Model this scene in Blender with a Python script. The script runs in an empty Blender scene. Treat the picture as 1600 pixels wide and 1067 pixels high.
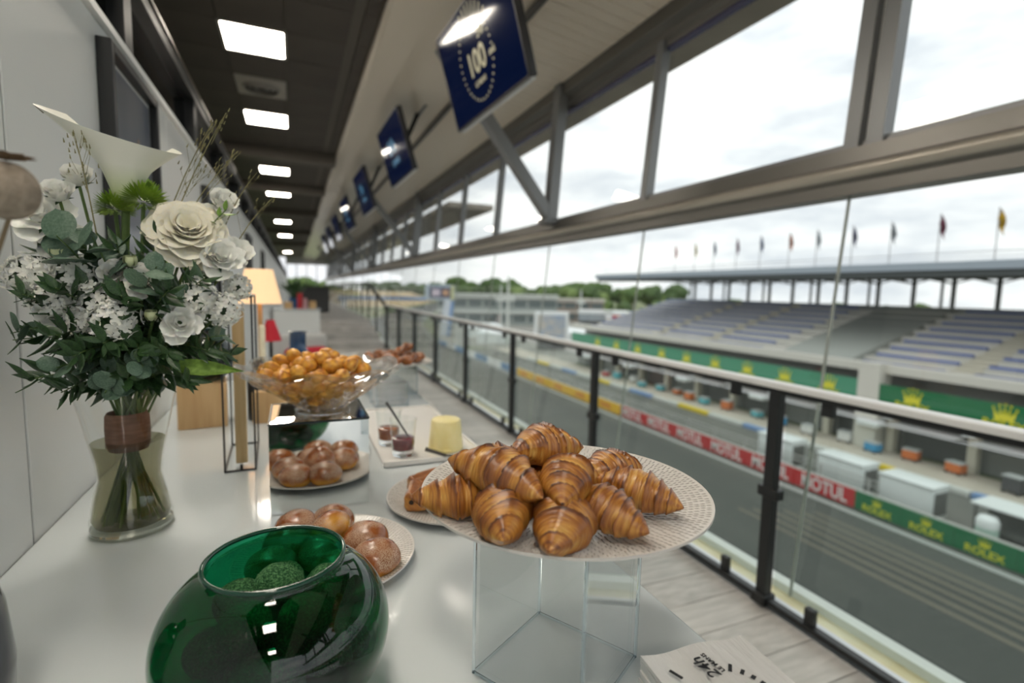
import bpy, bmesh, math, random
from mathutils import Vector, Matrix, Euler, noise
R_ = random.Random(7)
PI = math.pi
S = bpy.context.scene
C = S.collection

# ------------------------------------------------------------------ camera
CAM = Vector((0, 0, 1.48))
F_PX = 800.0
def cam_axes(vp=(458, 447), roll=.022, f=F_PX, cx=800., cy=533.5):
    vx, vy = vp[0] - cx, vp[1] - cy
    v = -f * f / (vy - roll * vx)
    down = Vector((-roll * v, v, f)).normalized()
    fw = Vector((vx, vy, f)).normalized()
    right = down.cross(fw)
    return Matrix((right, fw, -down))
_R = cam_axes()
cam_d = bpy.data.cameras.new('camera'); cam = bpy.data.objects.new('camera', cam_d); C.objects.link(cam)
cx_ = _R @ Vector((1, 0, 0)); cy_ = _R @ Vector((0, -1, 0)); cz_ = _R @ Vector((0, 0, -1))
cam.matrix_world = Matrix(((cx_.x, cy_.x, cz_.x, CAM.x), (cx_.y, cy_.y, cz_.y, CAM.y), (cx_.z, cy_.z, cz_.z, CAM.z), (0, 0, 0, 1)))
cam_d.sensor_width = 36; cam_d.sensor_fit = 'HORIZONTAL'; cam_d.lens = 36 * F_PX / 1600
cam_d.clip_start = .02; cam_d.clip_end = 4000
cam_d.dof.use_dof = True; cam_d.dof.focus_distance = .66; cam_d.dof.aperture_fstop = 2.7
S.camera = cam
S.cycles.transparent_max_bounces = 40
# ------------------------------------------------------------------ view, world
S.view_settings.view_transform = 'Standard'; S.view_settings.look = 'None'
S.view_settings.exposure = 0.62; S.view_settings.gamma = 1; S.view_settings.use_curve_mapping = False
W = bpy.data.worlds.new('overcast_sky'); S.world = W; W.use_nodes = True
LAMP = 23.0
def build_world():
    nt = W.node_tree; nt.nodes.clear(); L = nt.links.new; N = nt.nodes.new
    out = N('ShaderNodeOutputWorld'); bg = N('ShaderNodeBackground'); L(bg.outputs[0], out.inputs[0])
    tc = N('ShaderNodeTexCoord'); sp = N('ShaderNodeSeparateXYZ'); L(tc.outputs['Generated'], sp.inputs[0])
    mp = N('ShaderNodeMapping'); mp.inputs['Scale'].default_value = (1.6, 1.6, 6.0); L(tc.outputs['Generated'], mp.inputs[0])
    nz = N('ShaderNodeTexNoise'); nz.inputs['Scale'].default_value = 2.2; nz.inputs['Detail'].default_value = 6; nz.inputs['Roughness'].default_value = .55
    L(mp.outputs[0], nz.inputs[0])
    cr = N('ShaderNodeValToRGB'); e = cr.color_ramp.elements
    e[0].position = .38; e[0].color = (.47, .495, .53, 1); e[1].position = .60; e[1].color = (.74, .74, .73, 1)
    L(nz.outputs['Fac'], cr.inputs[0])
    mx = N('ShaderNodeMath'); mx.operation = 'MAXIMUM'; mx.inputs[1].default_value = 0; L(sp.outputs['Z'], mx.inputs[0])
    st = N('ShaderNodeMath'); st.operation = 'MULTIPLY_ADD'; st.inputs[1].default_value = .35; st.inputs[2].default_value = 1.12; L(mx.outputs[0], st.inputs[0])
    L(cr.outputs[0], bg.inputs[0]); L(st.outputs[0], bg.inputs[1])
build_world()

# ------------------------------------------------------------------ materials
MATS = {}
def mat(name, col, rough=.5, metal=0., col2=None, nscale=20., bump=0., bscale=None, emit=None, spec=.5, coat=0., trans=0., ior=1.45, stretch=None, detail=3., lo=.35, hi=.65, sheen=0., subsurf=0.):
    if name in MATS: return MATS[name]
    m = bpy.data.materials.new(name); m.use_nodes = True; nt = m.node_tree; b = nt.nodes['Principled BSDF']
    N = nt.nodes.new; L = nt.links.new
    b.inputs['Base Color'].default_value = (*col, 1); b.inputs['Roughness'].default_value = rough; b.inputs['Metallic'].default_value = metal
    b.inputs['Specular IOR Level'].default_value = spec; b.inputs['Coat Weight'].default_value = coat; b.inputs['Coat Roughness'].default_value = .08
    b.inputs['Transmission Weight'].default_value = trans; b.inputs['IOR'].default_value = ior; b.inputs['Sheen Weight'].default_value = sheen
    if subsurf: b.inputs['Subsurface Weight'].default_value = subsurf; b.inputs['Subsurface Radius'].default_value = (.01, .008, .004)
    if emit: b.inputs['Emission Color'].default_value = (*emit[0], 1); b.inputs['Emission Strength'].default_value = emit[1]
    if col2 or bump:
        tc = N('ShaderNodeTexCoord'); mp = N('ShaderNodeMapping'); L(tc.outputs['Object'], mp.inputs[0])
        if stretch: mp.inputs['Scale'].default_value = stretch
        nz = N('ShaderNodeTexNoise'); nz.inputs['Scale'].default_value = nscale; nz.inputs['Detail'].default_value = detail; L(mp.outputs[0], nz.inputs[0])
        if col2:
            r = N('ShaderNodeValToRGB'); e = r.color_ramp.elements
            e[0].position = lo; e[0].color = (*col, 1); e[1].position = hi; e[1].color = (*col2, 1)
            L(nz.outputs['Fac'], r.inputs[0]); L(r.outputs[0], b.inputs['Base Color'])
        if bump:
            n2 = nz
            if bscale:
                n2 = N('ShaderNodeTexNoise'); n2.inputs['Scale'].default_value = bscale; n2.inputs['Detail'].default_value = detail; L(mp.outputs[0], n2.inputs[0])
            bp = N('ShaderNodeBump'); bp.inputs['Strength'].default_value = bump; bp.inputs['Distance'].default_value = .01
            L(n2.outputs['Fac'], bp.inputs['Height']); L(bp.outputs[0], b.inputs['Normal'])
    MATS[name] = m; return m
def thin_glass(name, tint=(1, 1, 1), f0=.035, gloss=(1, 1, 1), rough=.0, power=5.):
    """thin clear sheet: lets light straight through and mirrors more at a glancing angle"""
    if name in MATS: return MATS[name]
    m = bpy.data.materials.new(name); m.use_nodes = True; nt = m.node_tree; nt.nodes.clear(); N = nt.nodes.new; L = nt.links.new
    o = N('ShaderNodeOutputMaterial'); mx = N('ShaderNodeMixShader'); t = N('ShaderNodeBsdfTransparent'); g = N('ShaderNodeBsdfGlossy')
    t.inputs[0].default_value = (*tint, 1); g.inputs['Color'].default_value = (*gloss, 1); g.inputs['Roughness'].default_value = rough
    ge = N('ShaderNodeNewGeometry'); dt = N('ShaderNodeVectorMath'); dt.operation = 'DOT_PRODUCT'; L(ge.outputs['Incoming'], dt.inputs[0]); L(ge.outputs['Normal'], dt.inputs[1])
    def M_(op, a, b=None, c=None):
        n = N('ShaderNodeMath'); n.operation = op
        for i, x in enumerate((a, b, c)):
            if x is None: continue
            if isinstance(x, (int, float)): n.inputs[i].default_value = x
            else: L(x, n.inputs[i])
        return n.outputs[0]
    k = M_('POWER', M_('SUBTRACT', 1.0, M_('ABSOLUTE', dt.outputs['Value'])), power)
    L(M_('MULTIPLY_ADD', k, 1 - f0, f0), mx.inputs[0]); L(t.outputs[0], mx.inputs[1]); L(g.outputs[0], mx.inputs[2]); L(mx.outputs[0], o.inputs[0])
    MATS[name] = m; return m
def attr_mat(name, stops, rough=.45, coat=0., fine=None, bump=.4, sugar=None, stria=None):
    """colour from the vertex attribute 'tone' (crust baked darker or lighter) with fine grain"""
    m = bpy.data.materials.new(name); m.use_nodes = True; nt = m.node_tree; b = nt.nodes['Principled BSDF']; N = nt.nodes.new; L = nt.links.new
    at = N('ShaderNodeAttribute'); at.attribute_name = 'tone'
    tc = N('ShaderNodeTexCoord'); nz = N('ShaderNodeTexNoise'); nz.inputs['Scale'].default_value = fine or 60; nz.inputs['Detail'].default_value = 4
    if stria:
        mp = N('ShaderNodeMapping'); mp.inputs['Scale'].default_value = stria; L(tc.outputs['Object'], mp.inputs[0]); L(mp.outputs[0], nz.inputs[0]); nz.inputs['Scale'].default_value = 1; nz.inputs['Distortion'].default_value = .4
    else: L(tc.outputs['Object'], nz.inputs[0])
    ma = N('ShaderNodeMath'); ma.operation = 'MULTIPLY_ADD'; ma.inputs[1].default_value = .5 if not stria else .75; L(nz.outputs['Fac'], ma.inputs[0])
    sb = N('ShaderNodeMath'); sb.operation = 'SUBTRACT'; sb.inputs[1].default_value = .25 if not stria else .375; L(at.outputs['Fac'], sb.inputs[0]); L(sb.outputs[0], ma.inputs[2])
    r = N('ShaderNodeValToRGB'); els = r.color_ramp.elements
    while len(els) < len(stops): els.new(.5)
    for e, (p, c) in zip(els, stops): e.position = p; e.color = (*c, 1)
    L(ma.outputs[0], r.inputs[0])
    colout = r.outputs[0]
    if sugar:
        n3 = N('ShaderNodeTexNoise'); n3.inputs['Scale'].default_value = sugar[0]; n3.inputs['Detail'].default_value = 2; L(tc.outputs['Object'], n3.inputs[0])
        g3 = N('ShaderNodeMapRange'); g3.inputs[1].default_value = .40; g3.inputs[2].default_value = .60; L(n3.outputs['Fac'], g3.inputs[0])
        n4 = N('ShaderNodeTexNoise'); n4.inputs['Scale'].default_value = 24; L(tc.outputs['Object'], n4.inputs[0])
        sx = N('ShaderNodeSeparateXYZ'); L(tc.outputs['Object'], sx.inputs[0])
        a2 = N('ShaderNodeMath'); a2.operation = 'MULTIPLY_ADD'; a2.inputs[1].default_value = sugar[2]; L(sx.outputs['Z'], a2.inputs[0]); L(n4.outputs['Fac'], a2.inputs[2])
        g4 = N('ShaderNodeMapRange'); g4.inputs[1].default_value = .46; g4.inputs[2].default_value = .62; L(a2.outputs[0], g4.inputs[0])
        r2 = N('ShaderNodeMath'); r2.operation = 'MULTIPLY'; L(g3.outputs[0], r2.inputs[0]); L(g4.outputs[0], r2.inputs[1])
        mx = N('ShaderNodeMixRGB'); mx.inputs[2].default_value = (*sugar[1], 1); L(r2.outputs[0], mx.inputs[0]); L(colout, mx.inputs[1]); colout = mx.outputs[0]
        rr = N('ShaderNodeMath'); rr.operation = 'MULTIPLY_ADD'; rr.inputs[1].default_value = .5; rr.inputs[2].default_value = rough; L(r2.outputs[0], rr.inputs[0]); L(rr.outputs[0], b.inputs['Roughness'])
    else: b.inputs['Roughness'].default_value = rough
    L(colout, b.inputs['Base Color']); b.inputs['Coat Weight'].default_value = coat; b.inputs['Coat Roughness'].default_value = .25
    if bump:
        n5 = N('ShaderNodeTexNoise'); n5.inputs['Scale'].default_value = (fine or 60) * 4; n5.inputs['Detail'].default_value = 3; L(tc.outputs['Object'], n5.inputs[0])
        bp = N('ShaderNodeBump'); bp.inputs['Strength'].default_value = bump; bp.inputs['Distance'].default_value = .002; L((nz if stria else n5).outputs['Fac'], bp.inputs['Height']); L(bp.outputs[0], b.inputs['Normal'])
    MATS[name] = m; return m
def glass_mat(name, col=(1, 1, 1), rough=0., ior=1.5):
    m = bpy.data.materials.new(name); m.use_nodes = True; nt = m.node_tree; nt.nodes.clear()
    o = nt.nodes.new('ShaderNodeOutputMaterial'); g = nt.nodes.new('ShaderNodeBsdfGlass'); g.inputs[0].default_value = (*col, 1); g.inputs['Roughness'].default_value = rough; g.inputs['IOR'].default_value = ior
    nt.links.new(g.outputs[0], o.inputs[0]); MATS[name] = m; return m

# ------------------------------------------------------------------ mesh helpers
class MB:
    def __init__(s): s.v = []; s.f = []; s.tone = None
    def add(s, vs, fs):
        o = len(s.v); s.v += [tuple(v) for v in vs]; s.f += [tuple(i + o for i in f) for f in fs]; return s
    def box(s, lo, hi, m=None):
        x0, y0, z0 = lo; x1, y1, z1 = hi
        vs = [Vector(p) for p in ((x0, y0, z0), (x1, y0, z0), (x1, y1, z0), (x0, y1, z0), (x0, y0, z1), (x1, y0, z1), (x1, y1, z1), (x0, y1, z1))]
        if m: vs = [m @ v for v in vs]
        return s.add(vs, [(0, 3, 2, 1), (4, 5, 6, 7), (0, 1, 5, 4), (1, 2, 6, 5), (2, 3, 7, 6), (3, 0, 4, 7)])
    def cbox(s, c, d, m=None):
        return s.box([c[i] - d[i] / 2 for i in range(3)], [c[i] + d[i] / 2 for i in range(3)], m)
    def bbox(s, c, d, b, seg=2, m=None):          # bevelled box
        bm = bmesh.new(); bmesh.ops.create_cube(bm, size=1)
        for v in bm.verts: v.co = Vector((v.co.x * d[0], v.co.y * d[1], v.co.z * d[2]))
        bmesh.ops.bevel(bm, geom=list(bm.edges) + list(bm.verts), offset=b, segments=seg, affect='EDGES', profile=.5)
        vs = [v.co + Vector(c) for v in bm.verts]
        if m: vs = [m @ v for v in vs]
        bm.verts.index_update(); fs = [[v.index for v in f.verts] for f in bm.faces]; bm.free(); return s.add(vs, fs)
    def lathe(s, prof, n=32, c=(0, 0, 0), closed=False, sx=1, sy=1):
        vs = []; fs = []; k = len(prof)
        for i in range(n):
            a = 2 * PI * i / n
            for r, z in prof: vs.append((c[0] + r * math.cos(a) * sx, c[1] + r * math.sin(a) * sy, c[2] + z))
        for i in range(n):
            j = (i + 1) % n
            for q in range(k - 1 + (1 if closed else 0)):
                q2 = (q + 1) % k; fs.append((i * k + q, j * k + q, j * k + q2, i * k + q2))
        return s.add(vs, fs)
    def tube(s, pts, r, n=8, cap=True):
        pts = [Vector(p) for p in pts]; k = len(pts); rs = r if isinstance(r, (list, tuple)) else [r] * k; vs = []; fs = []; prev = None
        for i, p in enumerate(pts):
            t = (pts[min(i + 1, k - 1)] - pts[max(i - 1, 0)]).normalized()
            a = prev if prev is not None else (Vector((0, 0, 1)) if abs(t.z) < .9 else Vector((1, 0, 0)))
            u = (a - t * a.dot(t)).normalized(); w = t.cross(u); prev = u
            for j in range(n): th = 2 * PI * j / n; vs.append(p + (u * math.cos(th) + w * math.sin(th)) * rs[i])
        for i in range(k - 1):
            for j in range(n): fs.append((i * n + j, i * n + (j + 1) % n, (i + 1) * n + (j + 1) % n, (i + 1) * n + j))
        if cap: fs.append(tuple(range(n - 1, -1, -1))); fs.append(tuple((k - 1) * n + j for j in range(n)))
        return s.add(vs, fs)
    def bar(s, a, b, w, h, up=(0, 0, 1)):          # square bar from a to b
        a, b = Vector(a), Vector(b); t = (b - a).normalized(); up = Vector(up); u = t.cross(up)
        if u.length < 1e-4: u = t.cross(Vector((1, 0, 0)))
        u.normalize(); q = u.cross(t); vs = []
        for p in (a, b):
            for i, j in ((-1, -1), (1, -1), (1, 1), (-1, 1)): vs.append(p + u * i * w / 2 + q * j * h / 2)
        return s.add(vs, [(0, 1, 2, 3), (7, 6, 5, 4), (0, 4, 5, 1), (1, 5, 6, 2), (2, 6, 7, 3), (3, 7, 4, 0)])
    def prism(s, poly, y0, y1):                    # polygon in XZ pushed along Y
        n = len(poly); vs = [(x, y0, z) for x, z in poly] + [(x, y1, z) for x, z in poly]
        return s.add(vs, [tuple(range(n)), tuple(range(2 * n - 1, n - 1, -1))] + [(i, i + n, (i + 1) % n + n, (i + 1) % n) for i in range(n)])
    def grid(s, f, nu, nv, closeu=False):
        vs = [f(i / (nu if closeu else nu - 1), j / (nv - 1)) for i in range(nu) for j in range(nv)]; fs = []
        for i in range(nu if closeu else nu - 1):
            for j in range(nv - 1): a = i * nv; b = ((i + 1) % nu) * nv; fs.append((a + j, b + j, b + j + 1, a + j + 1))
        return s.add(vs, fs)
    def ball(s, c, r, nu=16, nv=10, f=None):
        def g(u, v):
            th = 2 * PI * u; ph = PI * (v - .5); d = Vector((math.cos(th) * math.cos(ph), math.sin(th) * math.cos(ph), math.sin(ph)))
            k = f(d) if f else 1
            rr = r if isinstance(r, (tuple, list)) else (r, r, r)
            return (c[0] + d.x * rr[0] * k, c[1] + d.y * rr[1] * k, c[2] + d.z * rr[2] * k)
        return s.grid(g, nu, nv, True)
    def mesh(s, name, smooth=None):
        m = bpy.data.meshes.new(name); m.from_pydata(s.v, [], s.f); m.update()
        bm = bmesh.new(); bm.from_mesh(m); bmesh.ops.remove_doubles(bm, verts=bm.verts, dist=1e-6) if s.tone is None else None
        bmesh.ops.recalc_face_normals(bm, faces=bm.faces); bm.to_mesh(m); bm.free()
        if smooth is not None:
            m.polygons.foreach_set('use_smooth', [True] * len(m.polygons))
            if smooth < 180: m.set_sharp_from_angle(angle=math.radians(smooth))
        if s.tone is not None:
            at = m.attributes.new('tone', 'FLOAT', 'POINT'); at.data.foreach_set('value', s.tone)
        return m
def obj(name, mb, m, parent=None, smooth=None, label=None, kind=None, loc=None, rot=None):
    me = mb.mesh(name, smooth) if isinstance(mb, MB) else mb
    if m and not me.materials: me.materials.append(m)
    o = bpy.data.objects.new(name, me); C.objects.link(o)
    if parent: o.parent = parent
    if label: o['label'] = label
    if kind: o['kind'] = kind
    if loc is not None: o.location = loc
    if rot is not None: o.rotation_euler = rot
    return o
def tag(o, label, cat, group=None, kind=None):
    o['label'] = label; o['category'] = cat
    if group: o['group'] = group
    if kind: o['kind'] = kind
    return o
def thing(name, label, cat, loc=(0, 0, 0), rot=(0, 0, 0), group=None, kind=None):
    o = bpy.data.objects.new(name, None); C.objects.link(o); o.location = loc; o.rotation_euler = rot; o.empty_display_size = .05
    return tag(o, label, cat, group, kind)
def struct(name, mb, m, label, parent=None, smooth=None, cat='structure'):
    o = obj(name, mb, m, parent, smooth)
    if not parent: tag(o, label, cat, kind='structure')
    return o
def text_mesh(txt, size=1., depth=.0, shear=0., width=1.):
    cu = bpy.data.curves.new('lettering', 'FONT'); cu.body = txt; cu.size = size; cu.align_x = 'CENTER'; cu.align_y = 'CENTER'; cu.extrude = depth; cu.shear = shear; cu.resolution_u = 3; cu.offset = size * (.02 if size > .03 else .004)
    o = bpy.data.objects.new('lettering', cu); C.objects.link(o); dg = bpy.context.evaluated_depsgraph_get(); dg.update()
    me = bpy.data.meshes.new_from_object(o.evaluated_get(dg)); bpy.data.objects.remove(o); bpy.data.curves.remove(cu)
    if width != 1:
        for v in me.vertices: v.co.x *= width
    return me
def frame_mat(o, x, y):
    x = Vector(x).normalized(); z = x.cross(Vector(y)).normalized(); y = z.cross(x)
    return Matrix(((x.x, y.x, z.x, o[0]), (x.y, y.y, z.y, o[1]), (x.z, y.z, z.z, o[2]), (0, 0, 0, 1)))
ORD = ['first', 'second', 'third', 'fourth', 'fifth', 'sixth', 'seventh', 'eighth', 'ninth', 'tenth', 'eleventh', 'twelfth', 'thirteenth', 'fourteenth', 'fifteenth', 'sixteenth', 'seventeenth', 'eighteenth']

# ------------------------------------------------------------------ common materials
white_panel = mat('white_panel', (.78, .79, .78), .35, bump=.02, nscale=3)
white_gloss = mat('white_gloss', (.56, .605, .615), .09, coat=.5)
black = mat('black_metal', (.012, .013, .014), .4)
dark_metal = mat('bronze_metal', (.20, .19, .175), .35, metal=.35)
grey_metal = mat('grey_metal', (.24, .245, .25), .38, metal=.3)
alu = mat('aluminium', (.80, .80, .79), .35, metal=.15)
pane = thin_glass('clear_pane', (.93, .965, .95), .04)
pane2 = thin_glass('rail_pane', (.94, .97, .955), .015)
YN, YF = -5.0, 44.0

# ================================================================== SETTING: interior
# ---- floor
def build_floor():
    base = MB().box((-3.5, YN, -.25), (2.06, 12.9, -.012)).box((2.0, YN, -.25), (2.12, 12.9, -.02))
    fl = struct('floor', base, mat('floor_joint', (.10, .095, .09), .7), 'grey wood plank floor of the terrace corridor', cat='floor')
    pm = [mat('plank_%d' % i, c, .42, col2=c2, nscale=3.2, stretch=(1.2, 9, 1), bump=.05, detail=5) for i, (c, c2) in enumerate((((.38, .365, .34), (.52, .50, .475)), ((.34, .33, .31), (.48, .465, .44)), ((.42, .405, .38), (.56, .535, .505))))]
    meshes = []
    for i in range(3):
        me = MB().bbox((0, 0, -.006), (.996, .196, .012), .0015, 1).mesh('plank'); me.materials.append(pm[i]); meshes.append(me)
    y = .1
    row = 0
    while y < 12.9:
        for k in range(3):
            x0 = -.9 + k * 1.0 + (.5 if row % 2 else 0) * 1.0
            x1 = x0 + 1
            lo = max(x0, -.42); hi = min(x1, 2.055)
            if hi - lo < .05: continue
            o = bpy.data.objects.new('plank', meshes[R_.randrange(3)]); C.objects.link(o); o.parent = fl
            o.location = ((lo + hi) / 2, y, 0); o.scale = ((hi - lo - .004) / .996, 1, 1)
        y += .2; row += 1
    # steps up and the raised far floor
    for i in range(4):
        b = MB().box((-.42, 12.9 + i * .8, .14 * i - .25), (2.06, YF if i == 3 else 12.9 + (i + 1) * .8 + .02, .14 * (i + 1)))
        st = struct('trim_step_%d' % (i + 1), b, pm[i % 3], ['lowest broad grey step where the far floor rises', 'second broad grey step where the far floor rises', 'third broad grey step where the far floor rises', 'raised grey floor of the far end of the corridor'][i], cat='step')
build_floor()

# ---- gutter and outer sill
struct('trim_1', MB().box((2.085, YN, -.25), (2.135, YF, .028)), mat('sill_white', (.62, .66, .70), .3), 'pale metal ledge just outside the railing', cat='ledge')
struct('trim_2', MB().box((2.135, YN, -.25), (2.265, YF, -.01)), mat('gutter_cream', (.66, .58, .36), .6, col2=(.74, .70, .52), nscale=4), 'cream gutter strip between railing and glass', cat='gutter')
struct('trim_3', MB().box((2.265, YN, -.4), (2.33, YF, .03)), mat('kerb_white', (.72, .73, .72), .5), 'white outer kerb under the tall glass', cat='kerb')

# ---- left partition wall
def build_left_wall():
    w = struct('wall_left', MB().box((-.50, YN, 0), (-.432, YF, 2.10)), mat('joint_dark', (.07, .075, .075), .8), 'white panelled partition wall with a dark glazed strip above', cat='wall')
    me = MB().bbox((0, 0, 1.05), (.016, 1.193, 2.10), .0015, 1).mesh('panel'); me.materials.append(white_panel)
    y = 1.1 - 1.2 * 5 + .6
    while y < YF:
        o = bpy.data.objects.new('panel', me); C.objects.link(o); o.parent = w; o.location = (-.428, y, 0); y += 1.2
    obj('ledge', MB().box((-.51, YN, 2.10), (-.405, YF, 2.118)).box((-.50, YN, 2.118), (-.418, YF, 2.14)), white_panel, w)
    g = thin_glass('dark_glass', (.10, .105, .10), .05)
    y = 1.2 - 5 * 1.22
    ys = []
    while y < YF: ys.append(y); y += 1.13
    for a, b in zip(ys, ys[1:]):
        obj('pane', MB().box((-.474, a + .035, 2.14), (-.466, b - .035, 2.36)), g, w)
    pm = MB().box((-.5, -.04, 2.14), (-.425, .04, 2.40)).mesh('post'); pm.materials.append(black)
    for a in ys:
        o = bpy.data.objects.new('post', pm); C.objects.link(o); o.parent = w; o.location = (0, a, 0)
    obj('top_rail', MB().box((-.505, YN, 2.36), (-.42, YF, 2.415)), black, w)
    obj('top_bead', MB().box((-.428, YN, 2.415), (-.416, YF, 2.424)), mat('bead', (.25, .22, .18), .3, metal=.8), w)
build_left_wall()

# ---- ceiling
CZ = 3.7
def build_ceiling():
    cl = struct('ceiling', MB().box((-3.6, YN, CZ + .02), (.76, YF, CZ + .2)), mat('ceil_grid', (.16, .14, .12), .7), 'dark brown grey tiled ceiling over the corridor', cat='ceiling')
    tm = mat('ceil_tile', (.10, .085, .074), .7, bump=.1, bscale=120, nscale=2, col2=(.115, .098, .085))
    me = MB().bbox((0, 0, .01), (.512, .592, .02), .002, 1).mesh('tile'); me.materials.append(tm)
    cols = [-1.60, -1.08, -.56, -.04, .48]
    x0 = -.545
    lights = {(2, 8), (2, 10), (2, 2), (2, 5), (2, -1), (2, -4), (2, 12), (2, 16)}
    skip_y = {5.46, 7.85, 6.65}
    ly = [-3.1, -.7, 1.7, 3.06, 5.46, 7.86, 11.2, 13.9, 19.8, 25.2, 31.2, 37.2]
    n = 0
    for xi in range(-2, 3):
        xc = -.285 + xi * .52
        if xi == 2: pass
        yi = -6
        while True:
            yc = 5.46 + (yi) * .6 - 1.8
            if yc > 30: break
            yi += 1
            if yc < 2: continue
            if xi == 0 and any(abs(yc - q) < .31 for q in ly + [6.66]): continue
            if xi == 2 and True:
                o = bpy.data.objects.new('tile', me); o.scale = (.62, 1, 1); o.location = (.235 + .26 + .17, yc, CZ); 
            else:
                o = bpy.data.objects.new('tile', me); o.location = (xc, yc, CZ)
            if o.location.x > .66: o.location.x = .66; o.scale = (.3, 1, 1)
            C.objects.link(o); o.parent = cl; n += 1
    # cross beams
    for i, y in enumerate((9.35, 12.5, 16.5, 22.5, 29)):
        struct('trim_%d' % (i + 4), MB().box((-3.5, y, CZ - .17), (.70, y + .3, CZ)), mat('cross_beam', (.15, .13, .11), .6), ORD[i] + ' dark cross beam under the tiled ceiling, counted from the camera', cat='beam')
    # lamps
    fm = mat('lamp_frame', (.5, .48, .44), .5)
    em = bpy.data.materials.new('lamp_diffuser'); em.use_nodes = True; nt = em.node_tree; nt.nodes.clear()
    o_ = nt.nodes.new('ShaderNodeOutputMaterial'); e_ = nt.nodes.new('ShaderNodeEmission'); e_.inputs[0].default_value = (1, .91, .78, 1); e_.inputs[1].default_value = LAMP; nt.links.new(e_.outputs[0], o_.inputs[0])
    lab = {1.7: None}
    vis = [5.46, 7.86, 11.2, 13.9, 19.8, 25.2, 31.2, 37.2]
    for y in ly:
        if y in vis: l = 'square warm ceiling light panel, %s along the corridor ceiling' % ORD[vis.index(y)]
        else: l = 'square warm ceiling light panel above the near buffet table'
        t = thing('ceiling_light', l, 'ceiling light', (-.285, y, CZ), group='ceiling light panels')
        fr = MB()
        for sx in (-1, 1): fr.box((sx * .258 - .012, -.29, -.008), (sx * .258 + .012, .29, .02)); fr.box((-.27, sx * .286 - .012, -.008), (.27, sx * .286 + .012, .02))
        obj('frame', fr, fm, t); obj('diffuser', MB().box((-.247, -.275, -.004), (.247, .275, .012)), em, t)
    t = thing('ceiling_vent', 'square white ceiling air vent with round diffuser between two light panels', 'vent', (-.285, 6.66, CZ))
    obj('plate', MB().bbox((0, 0, 0), (.51, .58, .016), .004, 1), mat('vent_white', (.42, .39, .35), .5), t)
    v = MB()
    for r in (.20, .145, .09): v.lathe([(r, -.008), (r - .03, -.035), (r - .036, -.03), (r - .012, -.005)], 32, closed=True)
    obj('louvre_ring', v, mat('vent_ring', (.34, .32, .29), .5), t, 40)
    obj('throat', MB().lathe([(0, -.0085), (.19, -.0085), (.19, -.0095), (0, -.0095)], 32), mat('vent_dark', (.05, .05, .05), .8), t)
build_ceiling()

# ---- sloped soffit above the windows
def sof_z(x): return 3.70 + (x - .70) * (3.46 - 3.70) / (2.44 - .70)
def build_soffit():
    cream = mat('soffit_cream', (.90, .80, .67), .20, coat=.3, bump=.01, nscale=2)
    s = struct('wall_soffit', MB().prism([(.70, 3.72), (.70, 3.64), (.74, 3.62), (1.62, sof_z(1.62) - .05), (1.62, 4.0), (.70, 4.0)], YN, YF), cream, 'smooth cream soffit sloping above the hanging screens', cat='soffit')
    a = math.atan2(3.46 - 3.70, 2.44 - .70)
    r = struct('wall_slats', MB().prism([(1.60, sof_z(1.60) + .012), (2.46, sof_z(2.46) + .012), (2.46, 4.0), (1.60, 4.0)], YN, YF), mat('slat_gap', (.26, .235, .20), .7), 'ceiling strip of narrow cream slats beside the high windows', cat='soffit')
    me = MB().bbox((0, 0, .006), (.85, .112, .014), .003, 1).mesh('slat'); me.materials.append(cream)
    y = .9
    for i in range(230):
        o = bpy.data.objects.new('slat', me); C.objects.link(o); o.parent = r
        o.location = (2.035, y, sof_z(2.035)); o.rotation_euler = (0, -a, 0); y += .12
    # roof body on top to keep the sky out
    struct('roof', MB().box((-3.7, YN, 4.0), (2.6, YF, 4.15)), mat('roof_grey', (.3, .3, .3), .7), 'flat roof over the corridor', cat='roof')
build_soffit()
struct('wall_back', MB().box((-3.7, YN - .1, 0), (-.43, YN, 4.0)), white_panel, 'white end wall behind the buffet', cat='wall')
struct('wall_inner', MB().box((-3.7, YN, 0), (-3.6, YF, 4.0)), mat('inner_wall', (.16, .15, .14), .7), 'dark wall of the room behind the partition', cat='wall')
_il = thing('lamp_reflection', 'small round orange glow behind the dark glass strip, imitating a lamp reflection', 'lamp', (-.62, 3.08, CZ + .02))  # added glowing ball imitating a lamp's reflection in the glass; no lamp hangs here
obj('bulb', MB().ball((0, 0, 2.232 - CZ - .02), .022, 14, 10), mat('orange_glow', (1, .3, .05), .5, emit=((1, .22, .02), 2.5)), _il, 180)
obj('cable', MB().tube([(0, 0, 2.25 - CZ - .02), (0, 0, 0)], .003, 6), black, _il)  # added only to hold up the glowing ball

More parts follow.
